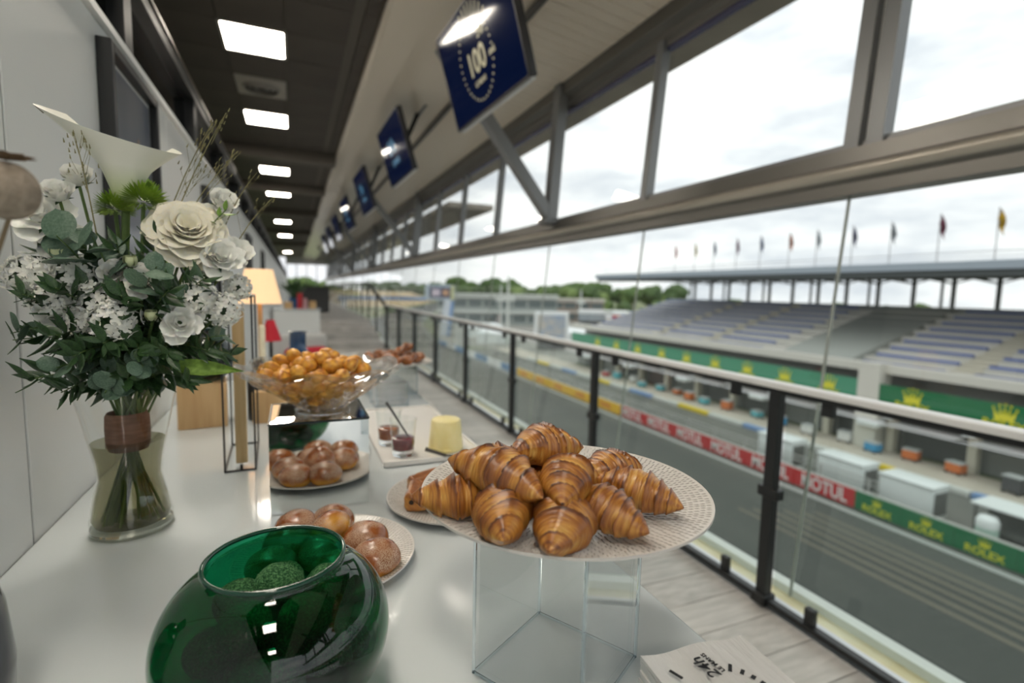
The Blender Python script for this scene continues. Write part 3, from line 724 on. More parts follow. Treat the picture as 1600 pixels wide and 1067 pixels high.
# ---- tray with jam and butter
def build_tray():
    t = thing('serving_tray', 'flat rectangular white tray with jam glasses and butter', 'tray', (.335, 1.57, T))
    por = mat('tray_white', (.76, .75, .72), .2, coat=.3)
    obj('tray_base', MB().bbox((0, 0, .005), (.262, .60, .007), .003, 2), por, t)
    rim = MB()
    for sx in (-1, 1): rim.bar((sx * .131, -.30, .009), (sx * .131, .30, .009), .007, .012); rim.bar((-.131, sx * .30, .009), (.131, sx * .30, .009), .007, .012)
    obj('tray_rim', rim, por, t)
    gl = thin_glass('tumbler_glass', (.97, .98, .98), .03)
    thick = glass_mat('thick_glass', (.97, .98, .98), 0, 1.45)
    def tumbler(x, y, jam, lab, jlab, spoon):
        g = thing('jam_glass', lab, 'glass', (x, y, T + .0095), group='jam glasses on the tray')
        obj('glass_wall', MB().lathe([(.029, .016), (.032, .05), (.0365, .098), (.0352, .098), (.031, .05), (.028, .018)], 40), gl, g, 50)
        obj('glass_base', MB().lathe([(0, .0), (.027, .0), (.029, .004), (.029, .016), (0, .017)], 40), thick, g, 50)
        obj('jam', MB().lathe([(0, .0175), (.0275, .0175), (.0300, .046), (.0285, .0475), (0, .0465)], 32), mat(jlab[0], jlab[1], .12, coat=.5, col2=jlab[2], nscale=60), g, 50, label=jlab[3])
        if spoon:
            s_ = thing('spoon', 'steel spoon standing in the front jam glass', 'spoon', (x, y, T + .01))
            obj('spoon_handle', MB().tube([(.016, -.004, .045), (-.006, 0, .080), (-.028, .004, .118), (-.043, .006, .142)], [.0022, .0024, .0034, .0046], 10), mat('steel', (.12, .115, .11), .22, metal=.9), s_, 60)
            obj('spoon_bowl', MB().ball((.022, -.006, .034), (.007, .010, .014), 14, 10), MATS['steel'], s_, 180)
    tumbler(.262, 1.335, True, 'tumbler of dark red jam with a spoon, front of tray', ('red_jam', (.10, .006, .012), (.17, .012, .018), 'dark red jam'), True)
    tumbler(.243, 1.445, True, 'tumbler of orange-brown jam behind the red one', ('brown_jam', (.22, .05, .015), (.35, .10, .03), 'orange brown jam'), False)
    b = thing('butter_block', 'pale yellow round butter block on the tray beside the jam', 'butter', (.384, 1.352, T + .0095))
    obj('butter', MB().lathe([(0, 0), (.047, 0), (.0475, .003), (.0405, .080), (.037, .084), (0, .085)], 40), mat('butter', (.80, .69, .30), .4, col2=(.84, .75, .40), nscale=25, bump=.1, subsurf=.15), b, 50)
    obj('butter_chip', MB().bbox((-.01, -.049, .006), (.02, .01, .008), .002, 1), MATS['butter'], b)
    k = thing('butter_knife', 'steel butter knife lying in front of the butter block', 'knife', (.333, 1.283, T + .012))
    obj('knife_blade', MB().add([(-.022, .014, .014), (-.016, .024, .020), (.03, -.012, .008), (.026, -.020, .003), (-.022, .014, .0125), (-.016, .024, .0185), (.03, -.012, .0065), (.026, -.020, .0015)], [(0, 1, 2, 3), (7, 6, 5, 4), (0, 4, 5, 1), (1, 5, 6, 2), (2, 6, 7, 3), (3, 7, 4, 0)]), MATS['steel'], k)
    obj('knife_handle', MB().tube([(.028, -.016, .005), (.06, -.032, .004), (.105, -.055, .004)], [.003, .004, .0045], 8), MATS['steel'], k, 60)
build_tray()

# ---- napkins
def build_napkins():
    ang = math.radians(3)
    c = Vector((.383, .338, T)); s = .125
    paper = mat('napkin_paper', (.74, .735, .72), .8, bump=.35, nscale=26, stretch=(3.5, .6, 1), detail=5)
    n = 14; h = .070
    rr = random.Random(2)
    for i in range(n):
        top = i == n - 1
        z0 = h * i / n; th = h / n * .92
        lab = 'top white paper napkin printed with a black dial logo' if top else 'white paper napkin in the stack under the printed one'
        def f(u, v, zz):
            x = (u - .5) * s; y = (v - .5) * s
            z = zz + .0025 * math.sin(u * 9 + v * 3) * (1 if top else .3) * (i / n) + .004 * (i / n) * (u ** 3)
            return (x + (.004 * math.sin(v * 3) if u > .9 else 0), y, z)
        nu = 14; mb = MB(); up = [f(a / nu, b / nu, z0 + th) for a in range(nu + 1) for b in range(nu + 1)]; dn = [f(a / nu, b / nu, z0) for a in range(nu + 1) for b in range(nu + 1)]
        fs = []; k = nu + 1; o_ = k * k
        for a in range(nu):
            for b in range(nu): fs.append((a * k + b, (a + 1) * k + b, (a + 1) * k + b + 1, a * k + b + 1)); fs.append((o_ + a * k + b, o_ + a * k + b + 1, o_ + (a + 1) * k + b + 1, o_ + (a + 1) * k + b))
            fs += [(a * k, o_ + a * k, o_ + (a + 1) * k, (a + 1) * k), (a * k + nu, (a + 1) * k + nu, o_ + (a + 1) * k + nu, o_ + a * k + nu), (a, a + 1, o_ + a + 1, o_ + a), (nu * k + a, o_ + nu * k + a, o_ + nu * k + a + 1, nu * k + a + 1)]
        mb.add(up + dn, fs)
        o = obj('paper_napkin', mb, paper, smooth=40); o.location = c + Vector((rr.uniform(-.0012, .0012), rr.uniform(-.0012, .0012), 0)); o.rotation_euler = (0, 0, ang - math.radians(11) + rr.uniform(-.012, .012)); tag(o, lab, 'napkin', 'paper napkins in the stack')
    ink = mat('black_ink', (.012, .012, .014), .6)
    zt = h + .0012
    top_o = o
    def put(me, x, y, a, nm):
        me.materials.clear(); me.materials.append(ink)
        q = bpy.data.objects.new(nm, me); C.objects.link(q); q.parent = top_o; q.location = (x, y, h + .0042); q.rotation_euler = (0, 0, a); return q
    # the printed dial: lettering runs up the napkin, bars fan out round it
    inv = top_o.matrix_basis.inverted()
    def loc(wx, wy): p = inv @ Vector((wx, wy, 1.1)); return p.x, p.y
    a = math.radians(104)
    x, y = loc(.3790, .3660); put(text_mesh('24h', .0185, .0003, .15, 1.08), x, y, a, 'print_numerals')
    x, y = loc(.3905, .3690); put(text_mesh('LE MANS', .0072, .0003), x, y, a - .02, 'print_name')
    cx0, cy0 = loc(.362, .318)
    ticks = [(118, .014, .0034), (140, .016, .0038), (162, .012, .0034), (52, .0105, .0036), (40, .007, .0036), (29, .0052, .004), (19, .0045, .004), (9, .004, .004), (-1, .004, .004), (-12, .004, .004)]
    for d, l, w in ticks:
        r = .0545; t_ = math.radians(d); put(MB().box((-l / 2, -w / 2, 0), (l / 2, w / 2, .0006)).mesh('print_tick'), cx0 + r * math.cos(t_), cy0 + r * math.sin(t_), t_, 'print_tick')
    put(text_mesh('100', .034, .0006), cx0 + .004, cy0 - .002, a, 'print_hundred')
build_napkins()
#@@PART3
# ================================================================== VASE AND BOUQUET
VC = Vector((-.280, 1.105, T))
def build_vase():
    t = thing('flower_vase', 'clear waisted glass vase of water and stems beside the wall', 'vase', VC)
    gl = thin_glass('vase_glass', (.955, .965, .955), .05)
    pr = [(.0, .006), (.060, .006), (.064, .012), (.0635, .03), (.056, .065), (.0485, .100), (.051, .130), (.0585, .168), (.069, .222), (.080, .272)]
    obj('vase_wall', MB().lathe(pr, 56), gl, t, 60)
    obj('vase_base', MB().lathe([(0, 0), (.058, 0), (.064, .004), (.0635, .012), (.055, .016), (0, .014)], 56), glass_mat('vase_thick', (.93, .95, .92), 0, 1.4), t, 50)
    obj('vase_lip', MB().lathe([(.080 + .0016 * math.cos(q), .272 + .0016 * math.sin(q)) for q in [2 * PI * i / 8 for i in range(8)]], 56, closed=True), gl, t, 60)
    obj('water', MB().lathe([(.0, .017), (.056, .018), (.0605, .03), (.0535, .065), (.046, .100), (.0485, .130), (.0555, .166), (0, .166)], 48), thin_glass('water', (.58, .56, .43), .03), t, 40, label='murky water in the vase')
    obj('stem_wrap', MB().lathe([(.030, .150), (.0335, .165), (.034, .190), (.033, .212), (.030, .218)], 32), mat('kraft_wrap', (.15, .065, .032), .75, col2=(.22, .105, .06), nscale=40, stretch=(1, 1, 4)), t, 60, label='brown band wrapped round the stems')
build_vase()

petal_white = mat('petal_white', (.89, .89, .83), .5, col2=(.94, .94, .90), nscale=30, subsurf=.1)
petal_cream = mat('petal_cream', (.92, .87, .70), .5, col2=(.93, .90, .80), nscale=14, subsurf=.1)
petal_green = mat('bud_green', (.55, .62, .32), .5, col2=(.70, .74, .50), nscale=30)
euca = mat('eucalyptus', (.07, .13, .085), .45, col2=(.13, .20, .14), nscale=12, spec=.5)
leafd = mat('leaf_dark', (.018, .050, .018), .4, col2=(.045, .10, .03), nscale=16, coat=.1)
leafl = mat('leaf_light', (.13, .24, .03), .45, col2=(.22, .36, .06), nscale=20)
stem_m = mat('stem_green', (.07, .13, .035), .5, col2=(.13, .20, .06), nscale=30)
def petal_mesh(name, m, w=1., cup=.5, curl=.35, ruffle=.0, seed=0, notch=0., thick=0):
    def f(u, v):
        x = (u - .5) * 2; wid = w * (math.sin(PI * min(1, (.10 + .62 * v))) ** .8)
        vv = v * (1 - notch * (1 - abs(x)) * .2) * (1 - .12 * x * x * v)
        px = x * wid * .5; y = -cup * (x * x) * wid * .45 * -1
        yy = y - curl * max(0, v - .55) ** 2 * 2.2 - .18 * math.sin(PI * v) * cup
        zz = vv + ruffle * math.sin(x * 7 + seed) * v * v * .08
        return (px, yy + ruffle * math.sin(x * 6 + seed * 2) * v * .06, zz)
    me = MB().grid(f, 9, 8).mesh(name, 180); me.materials.append(m); return me
def leaf_mesh(name, m, w=.4, round_=False, cup=.15, bend=.2):
    def f(u, v):
        x = (u - .5) * 2
        wd = (math.sqrt(max(0, 1 - (2 * v - 1) ** 2)) if round_ else math.sin(PI * v ** .8) ** 1.1) * w * .5
        return (x * wd, cup * x * x * w * .5 - bend * v * v * .35, v)
    me = MB().grid(f, 7, 9).mesh(name, 180); me.materials.append(m); return me
def dir_matrix(p, d, twist=0., s=1.):
    d = Vector(d).normalized(); return Matrix.Translation(p) @ d.to_track_quat('Z', 'Y').to_matrix().to_4x4() @ Matrix.Rotation(twist, 4, 'Z') @ Matrix.Scale(s, 4)
def lk(name, me, parent, M):
    o = bpy.data.objects.new(name, me); C.objects.link(o); o.parent = parent; o.matrix_basis = M; return o
BIND = Vector((-.275, 1.105, 1.225))
def stem_to(t, p, r=.0022, below=True, nm='stem', rr=R_):
    """a stem from the head through the binding point and fanning out under water; t is the thing at the head"""
    p = Vector(p); a = rr.uniform(0, 6.28); q = .020 * math.sqrt(rr.random())
    b = BIND + Vector((q * math.cos(a), q * math.sin(a), 0)); d = b - p
    pts = [p, p + d * .35 + Vector((0, 0, .018)), p + d * .75 + Vector((0, 0, .010)), b]
    if below:
        a2 = a + PI + rr.uniform(-.7, .7); q2 = .052 * math.sqrt(rr.uniform(.1, 1)); e = Vector((BIND.x + q2 * math.cos(a2), BIND.y + q2 * math.sin(a2), T + .022)); pts += [BIND.lerp(e, .45) + (b - BIND) * .55, e]
    return obj(nm, MB().tube([x - p for x in pts], r, 6), stem_m, t, 60)
PW = [petal_mesh('petal', petal_white, .95, .55, .35, .5, s) for s in range(3)]
PC = [petal_mesh('petal', petal_cream, 1.15, .6, .55, .3, s) for s in range(3)]
PG = [petal_mesh('petal', petal_green, .8, .7, .0, .1, s) for s in range(2)]
def rose(name, label, cat, p, d, R, PM, n=22, openness=1.15, group=None, core=.15, tight=.25, below=True):
    t = thing(name, label, cat, p, group=group); base = dir_matrix((0, 0, 0), d)
    rr = random.Random(hash(label) % 1000 if False else int(abs(p[0]) * 9999))
    for i in range(n):
        f = i / (n - 1); phi = i * 2.399 + rr.uniform(-.2, .2); tilt = tight * .3 + openness * f ** 1.2 + rr.uniform(-.06, .06)
        sc = R * (.62 + .45 * f) ; off = R * .10 + R * .22 * f
        M = base @ Matrix.Rotation(phi, 4, 'Z') @ Matrix.Translation((0, -off * .8, -R * .42 + R * .30 * (1 - f))) @ Matrix.Rotation(tilt, 4, 'X') @ Matrix.Diagonal((sc * (.85 + .3 * f), sc, sc * (.85), 1))
        lk('petal', PM[i % len(PM)], t, M)
    sep = LEAFD_S
    for k in range(4): lk('sepal', sep, t, base @ Matrix.Rotation(k * 1.57, 4, 'Z') @ Matrix.Translation((0, 0, -R * .5)) @ Matrix.Rotation(1.2, 4, 'X') @ Matrix.Scale(R * .7, 4))
    stem_to(t, Vector(p) - Vector(d).normalized() * R * .45, rr=rr, below=below).location = -Vector(d).normalized() * R * .45
    return t
LEAFD = [leaf_mesh('leaf', leafd, w, False, .2, b) for w, b in ((.34, .2), (.42, .5), (.28, .1))]
LEAFD_S = LEAFD[2]
LEAFL = leaf_mesh('leaf', leafl, .45, False, .2, .3)
EUL = [leaf_mesh('leaf', euca, .92, True, .12, .15), leaf_mesh('leaf', euca, .80, True, .2, .35)]
FL = None
def floret():
    mb = MB(); n = 60; vs = [(0, 0, .15)]
    for ring in (.3, .65, 1.):
        for i in range(n):
            a = 2 * PI * i / n; k = abs(math.cos(a * 2.5)); r = ring * (.48 + .52 * k ** .5 if ring > .5 else 1); r *= 1 - (.08 * (i % 2) if ring == 1. else 0)
            vs.append((r * math.cos(a), r * math.sin(a), .10 * (1 - ring) + .16 * k * ring + .22 * ring * ring - .10 * (i % 2) * ring))
    fs = [(0, 1 + i, 1 + (i + 1) % n) for i in range(n)]
    for q in range(2): fs += [(1 + q * n + i, 1 + (q + 1) * n + i, 1 + (q + 1) * n + (i + 1) % n, 1 + q * n + (i + 1) % n) for i in range(n)]
    me = mb.add(vs, fs).mesh('floret', 60); me.materials.append(petal_white); return me
FL = floret()
CORE = MB().ball((0, 0, 0), 1, 14, 9).mesh('calyx', 180); CORE.materials.append(leafd)
def dianthus(label, p, d, R, n=24):
    t = thing('dianthus_cluster', label, 'flower', p, group='white dianthus clusters'); rr = random.Random(int(abs(p[0] * p[2]) * 9973)); base = dir_matrix((0, 0, 0), d)
    for i in range(n):
        f = (i + .5) / n; th = math.acos(1 - f * .92); ph = i * 2.399
        q = Vector((math.sin(th) * math.cos(ph), math.sin(th) * math.sin(ph), math.cos(th) * .6))
        M = base @ Matrix.Translation(q * R * rr.uniform(.80, 1.04) - Vector((0, 0, R * .35))) @ q.to_track_quat('Z', 'Y').to_matrix().to_4x4() @ Matrix.Rotation(rr.uniform(0, 6), 4, 'Z') @ Matrix.Rotation(rr.uniform(-.35, .35), 4, 'X') @ Matrix.Scale(R * rr.uniform(.36, .43), 4)
        lk('floret', FL, t, M)
    lk('calyx', CORE, t, base @ Matrix.Translation((0, 0, -R * .45)) @ Matrix.Diagonal((R * .72, R * .72, R * .5, 1)))
    for k in range(5): lk('leaf', LEAFD[k % 3], t, base @ Matrix.Rotation(k * 1.26, 4, 'Z') @ Matrix.Translation((0, 0, -R * .45)) @ Matrix.Rotation(1.3 + .2 * (k % 2), 4, 'X') @ Matrix.Scale(R * 1.1, 4))
    stem_to(t, Vector(p) - Vector(d).normalized() * R * .4, rr=rr).location = -Vector(d).normalized() * R * .4
def sprig(name, label, cat, p0, p1, leaves, n, size, group, spread=1., pairs=True, seed=0, cap=True):
    """a stem from p0 to p1 set with leaves"""
    t = thing(name, label, cat, p0, group=group); rr = random.Random(seed); p0 = Vector(p0); p1 = Vector(p1); d = p1 - p0
    mid = d * .5 + Vector((0, 0, .02))
    def at_(f): return (mid * 2 * f * (1 - f) * 1.0 + d * f * f + (Vector((0, 0, 0)))) if False else d * f + Vector((0, 0, .02)) * math.sin(PI * f)
    obj('stem', MB().tube([at_(i / 6) for i in range(7)], [.002 - .0012 * i / 6 for i in range(7)], 5), stem_m, t, 60)
    for i in range(n):
        f = .22 + .78 * (i + .5) / n; q = at_(f); s = size * (1.1 - .45 * f) * rr.uniform(.8, 1.2)
        ang = i * (PI if pairs else 2.4) + (1.57 if (i // 2) % 2 else 0) + rr.uniform(-.5, .5)
        base = dir_matrix(q, d); M = base @ Matrix.Rotation(ang, 4, 'Z') @ Matrix.Rotation(-(spread + rr.uniform(-.3, .3)), 4, 'X') @ Matrix.Scale(s, 4)
        w = t.location + M.to_translation() + (M.to_3x3() @ Vector((0, 0, 1)))
        if w.x < -.405 or (w.y > .9 and w.z < 1.245): continue
        lk('leaf', leaves[rr.randrange(len(leaves))], t, M)
    return t
def build_bouquet():
    OUT = lambda p: (Vector(p) - Vector((-.25, 1.16, 1.38)))
    CAMD = lambda p: ((CAM - Vector(p)).normalized() * .8 + OUT(p).normalized() * .9)
    # calla lily
    p = Vector((-.252, 1.045, 1.598))
    t = thing('calla_lily', 'tall white calla lily with a dark pointed tip, top of the bouquet', 'flower', p)
    def spathe(u, v):
        a = (u - .5) * 2 * PI * (.98 - .28 * v); r = .010 + .044 * v ** 1.2
        lip = max(0, v - .55) / .45
        x = r * math.sin(a) * (1.05 + .3 * lip); y = -r * math.cos(a) * .8
        z = .118 * v
        front = math.cos(a)
        side = math.sin(a)
        x += -.012 * lip * max(0, -side) ** 1.5 + .004 * lip * max(0, side)
        z += .012 * lip * (-side) - .010 * lip * front
        tip = max(0, -side) ** 5 * lip ** 2
        x -= .026 * tip; z += .010 * tip
        return (x, y, z)
    cm = bpy.data.materials.new('calla_white'); cm.use_nodes = True; nt = cm.node_tree; b = nt.nodes['Principled BSDF']; tc = nt.nodes.new('ShaderNodeTexCoord'); sp = nt.nodes.new('ShaderNodeSeparateXYZ'); r = nt.nodes.new('ShaderNodeValToRGB')
    nt.links.new(tc.outputs['Object'], sp.inputs[0]); mr = nt.nodes.new('ShaderNodeMapRange'); mr.inputs[1].default_value = 0; mr.inputs[2].default_value = .13; nt.links.new(sp.outputs['Z'], mr.inputs[0]); nt.links.new(mr.outputs[0], r.inputs[0])
    r.color_ramp.elements[0].color = (.30, .42, .05, 1); r.color_ramp.elements[1].position = .55; r.color_ramp.elements[1].color = (.84, .83, .74, 1); nt.links.new(r.outputs[0], b.inputs['Base Color']); b.inputs['Roughness'].default_value = .4
    obj('spathe', MB().grid(spathe, 40, 22), cm, t, 180, rot=(.12, .05, .15))
    obj('spadix', MB().tube([(0, 0, .02), (-.004, -.004, .06), (-.008, -.006, .088)], [.006, .006, .003], 8), mat('spadix', (.75, .55, .10), .7), t, 60)
    obj('dark_tip', MB().tube([(-.094, -.012, .1385), (-.106, -.016, .148)], [.0022, .0004], 6), mat('tip_brown', (.06, .05, .02), .6), t)
    stem_to(t, p, .006).location = (0, 0, 0)
    # lime pompons
    for (q, R, lab) in (((-.225, 1.035, 1.612), .040, 'lime green shaggy flower below the calla, right of its stem'), ((-.268, 1.05, 1.600), .034, 'lime green shaggy flower left of the calla stem')):
        t = thing('lime_flower', lab, 'flower', q, group='lime green flowers'); rr = random.Random(int(R * 1000)); mb = MB()
        for i in range(230):
            f = i / 230; th = math.acos(1 - 1.35 * f); ph = i * 2.399; dd = Vector((math.sin(th) * math.cos(ph), math.sin(th) * math.sin(ph), math.cos(th)))
            sd = dd.cross(Vector((.3, .2, 1))).normalized() * .0028; a = dd * R * .3; e = dd * R * rr.uniform(.85, 1.05); m_ = dd * R * .7
            mb.add([a, m_ + sd, e, m_ - sd], [(0, 1, 2, 3)])
        obj('petals', mb, mat('lime_petal', (.20, .34, .03), .5, col2=(.32, .46, .06), nscale=60), t, kind='stuff')
        stem_to(t, Vector(q), .003).location = (0, 0, 0)
    rose('cream_rose', 'large open cream rose at the right of the bouquet', 'rose', (-.158, 1.005, 1.572), (.18, -.8, .42), .056, PC, 30, 1.35)
    g = 'small white blooms in the bouquet'
    for nm, lab, q, R, op in (('white_bloom', 'white bud-like bloom standing up at the upper left of the bouquet', (-.304, 1.01, 1.640), .030, .35),
        ('white_bloom', 'pale bloom just below the upright bud, upper left', (-.325, .995, 1.612), .029, .45),
        ('white_bloom', 'open white bloom at the far left, beside the wall', (-.349, 1.0, 1.578), .040, 1.1),
        ('white_bloom', 'white bloom behind the left eucalyptus leaves', (-.335, 1.02, 1.545), .034, 1.0),
        ('white_bloom', 'full white bloom under the cream rose, right side', (-.112, 1.0, 1.528), .040, 1.15),
        ('white_bloom', 'white bloom at the outer right edge, next to the full one', (-.090, 1.03, 1.538), .030, .9),
        ('white_bloom', 'small round white bloom in the middle, above the greenish buds', (-.258, .985, 1.497), .026, .9),
        ('white_bloom', 'open white cup bloom with green heart in the middle', (-.217, .975, 1.484), .030, 1.1),
        ('white_bloom', 'white bloom high on the right, in front of the wall trim', (-.112, 1.05, 1.625), .030, .8),
        ('white_bloom', 'white bloom above the cream rose, half behind it', (-.130, 1.05, 1.598), .028, .8),
        ('white_bloom', 'open white bloom with a dark heart, lower right of the bouquet', (-.168, .965, 1.418), .034, 1.15),
        ('white_bloom', 'white bloom low at the left of the bouquet', (-.345, 1.02, 1.435), .032, .9)):
        rose(nm, lab, 'flower', q, CAMD(q) + Vector((0, 0, .5 if op < .6 else .1)), R, PW, 15, op, g)
    for lab, q in (('greenish closed bud at lower middle of the bouquet', (-.206, .965, 1.428)), ('long green bud beside the small round bloom', (-.232, .975, 1.512)), ('green bud at the left below the open bloom', (-.325, .985, 1.52))):
        rose('flower_bud', lab, 'flower bud', q, (.0, -.3, 1), .020, PG, 8, .15, 'green buds in the bouquet')
    for i, (x, y, z, R, lab) in enumerate(((-.372, 1.0, 1.490, .040, 'white dianthus cluster at the outermost left'), (-.312, .985, 1.492, .034, 'white dianthus cluster left of the middle'), (-.340, .985, 1.455, .034, 'white dianthus cluster low on the left'),
        (-.280, .97, 1.455, .034, 'white dianthus cluster in the middle left'), (-.253, .955, 1.424, .040, 'largest white dianthus cluster, low in the middle'), (-.140, .975, 1.462, .034, 'white dianthus cluster right of the middle'),
        (-.105, .99, 1.440, .034, 'white dianthus cluster at the right edge above the dark leaves'), (-.088, 1.03, 1.478, .030, 'white dianthus cluster at the outermost right'), (-.300, .98, 1.425, .030, 'white dianthus cluster under the middle left one'))):
        dianthus(lab, (x, y, z), CAMD((x, y, z)), R * .80)
    ge = 'eucalyptus sprigs in the bouquet'
    for i, (q, s, n, lab) in enumerate((((-.312, .945, 1.545), .075, 6, 'eucalyptus sprig with the largest round leaves, upper left'), ((-.188, .925, 1.505), .058, 7, 'eucalyptus sprig in the middle under the cream rose'), ((-.270, .945, 1.545), .060, 4, 'eucalyptus sprig between calla stem and blooms'),
        ((-.325, .955, 1.352), .040, 8, 'pale eucalyptus sprig drooping at lower left'), ((-.215, .94, 1.352), .040, 8, 'pale eucalyptus sprig drooping at lower middle'), ((-.392, 1.0, 1.40), .046, 6, 'eucalyptus sprig reaching out at far left'),
        ((-.100, .985, 1.395), .038, 7, 'eucalyptus sprig reaching out at lower right'), ((-.16, .96, 1.45), .042, 6, 'eucalyptus sprig among the right dianthus clusters'), ((-.27, .96, 1.31), .052, 6, 'dark eucalyptus sprig hanging over the vase rim'))):
        sprig('eucalyptus_sprig', lab, 'foliage', (-.265, 1.09, 1.31 if q[2] < 1.4 else 1.38), q, EUL, n + 3, s, ge, 1.1, True, i + 3)
    gd = 'dark leafy sprigs in the bouquet'
    rr = random.Random(21); k = 0
    spots = [(-.39, 1.0, 1.39), (-.37, .99, 1.33), (-.33, .95, 1.40), (-.30, .94, 1.37), (-.26, .93, 1.39), (-.22, .94, 1.38), (-.18, .94, 1.37), (-.13, .97, 1.37), (-.10, 1.0, 1.36), (-.12, 1.05, 1.42), (-.38, 1.05, 1.45), (-.20, .98, 1.47), (-.29, .97, 1.47), (-.24, .96, 1.33), (-.33, .98, 1.31), (-.16, .98, 1.32), (-.20, 1.0, 1.56), (-.30, 1.0, 1.54), (-.14, 1.02, 1.50), (-.36, 1.03, 1.53), (-.25, .98, 1.54), (-.235, .93, 1.46), (-.315, .94, 1.47), (-.175, .93, 1.47), (-.36, .96, 1.46), (-.13, .955, 1.49)]
    names = ['outer left', 'lower left', 'left middle', 'left of centre', 'centre', 'right of centre', 'right middle', 'lower right', 'outer right', 'right back', 'left back', 'upper centre', 'upper left centre', 'low centre', 'lowest left', 'lowest right', 'under the cream rose', 'under the calla', 'right under the full bloom', 'beside the far left bloom', 'around the calla stem', 'in front of the middle blooms', 'between the left dianthus clusters', 'between middle and right dianthus clusters', 'in front of the outermost left cluster', 'in front of the right dianthus clusters']
    for q, nme in zip(spots, names):
        sprig('leafy_sprig', 'dark green leafy sprig at the %s of the bouquet' % nme if ' the ' not in nme and not nme.startswith(('under', 'beside', 'around', 'right under', 'in front', 'between')) else 'dark green leafy sprig ' + nme, 'foliage', (-.262, 1.10, 1.29 if q[2] < 1.36 else 1.34), q, LEAFD, 30, .052, gd, .95, False, k + 50); k += 1
    for i, (q, lab) in enumerate((((-.10, .99, 1.605), 'bright green sprig at the upper right of the bouquet'), ((-.215, 1.02, 1.645), 'bright green sprig right beside the calla'))):
        sprig('bright_sprig', lab, 'foliage', (-.2, 1.08, 1.45), q, [LEAFL], 16, .026, 'bright green sprigs', .9, False, 80 + i)
    t = thing('blade_leaf', 'long bright green blade leaf sticking out at the lower right', 'leaf', (-.20, 1.0, 1.345)); me = leaf_mesh('blade', leafl, .22, False, .3, .15)
    obj('blade', me, leafl, t).matrix_basis = dir_matrix((0, 0, 0), (.95, -.25, -.08), 1.2, .125)
    # grasses
    straw = mat('straw', (.22, .20, .09), .7)
    for i, (a, b, lab) in enumerate((((-.21, 1.05, 1.55), (-.120, 1.03, 1.755), 'wispy grass stalk rising right of the calla'), ((-.20, 1.05, 1.55), (-.100, 1.03, 1.772), 'tallest wispy grass stalk right of the calla'), ((-.19, 1.05, 1.55), (-.085, 1.02, 1.705), 'wispy grass stalk bending over the cream rose'), ((-.28, 1.0, 1.55), (-.298, .99, 1.70), 'wispy grass stalk in front of the dark frame'),
        ((-.12, 1.06, 1.56), (-.055, 1.04, 1.68), 'bare grass stalk leaning out at the right'), ((-.11, 1.06, 1.52), (-.030, 1.05, 1.64), 'bare grass stalk furthest out at the right'))):
        a = Vector(a); b = Vector(b); t = thing('grass_stalk', lab, 'grass', a, group='grass stalks in the bouquet'); d = b - a; rr = random.Random(i)
        obj('stalk', MB().tube([d * f + Vector((0, 0, .012)) * math.sin(PI * f) for f in (0, .25, .5, .75, 1)], [.0011, .001, .0009, .0007, .0004], 5), straw, t)
        mb = MB()
        for q in range(26 if i < 4 else 8):
            f = rr.uniform(.45, 1.0); o_ = d * f + Vector((rr.uniform(-1, 1), rr.uniform(-1, 1), rr.uniform(0, 1.2))) * .020 * (1.15 - f) * 2
            mb.tube([o_, o_ + d.normalized() * .0065], [.0011, .0004], 4)
            if q % 2 == 0: mb.tube([d * (f - .12), o_], .0003, 3, False)
        obj('seed_heads', mb, straw, t, kind='stuff')
build_bouquet()

# ---- dark vase with dried poppy pod, close on the left
def build_near_vase():
    t = thing('dark_vase', 'dark blue bottle vase cut off at the lower left corner', 'vase', (-.343, .640, T))
    obj('vase_body', MB().lathe([(0, 0), (.060, 0), (.070, .01), (.073, .06), (.068, .12), (.058, .16), (.040, .185), (.026, .20), (.022, .23), (.026, .245), (.021, .245), (.018, .23), (.02, .2), (.03, .185), (0, .18)], 48), mat('navy_glass', (.006, .012, .028), .06, coat=.6), t, 60)
    p = thing('poppy_pod', 'dried brown poppy seed pod at the left edge, close to the camera', 'dried flower', (-.192, .50, 1.545))
    m = mat('dry_pod', (.23, .185, .14), .85, col2=(.34, .28, .22), nscale=120, bump=.4)
    obj('pod', MB().ball((0, 0, 0), (.0195, .0195, .021), 40, 18, lambda d: 1 + .035 * math.cos(math.atan2(d.y, d.x) * 10) * (1 - abs(d.z))), m, p, 180)
    cr = MB(); n = 40; cr.add([(0, 0, .022)] + [((.0155 + .0035 * math.cos(i * 2 * PI / n * 10)) * math.cos(2 * PI * i / n), (.0155 + .0035 * math.cos(i * 2 * PI / n * 10)) * math.sin(2 * PI * i / n), .0255) for i in range(n)] + [(0, 0, .0275)], [(0, 1 + (i + 1) % n, 1 + i) for i in range(n)] + [(n + 1, 1 + i, 1 + (i + 1) % n) for i in range(n)])
    obj('crown', cr, mat('pod_crown', (.16, .10, .055), .8), p)
    obj('stem', MB().tube([(0, 0, -.02), (-.015, .006, -.06), (-.07, .06, -.16), (-.138, .14, -.30), (-.138, .14, -.34)], .0016, 6), mat('dry_stem', (.20, .15, .09), .8), p)
build_near_vase()

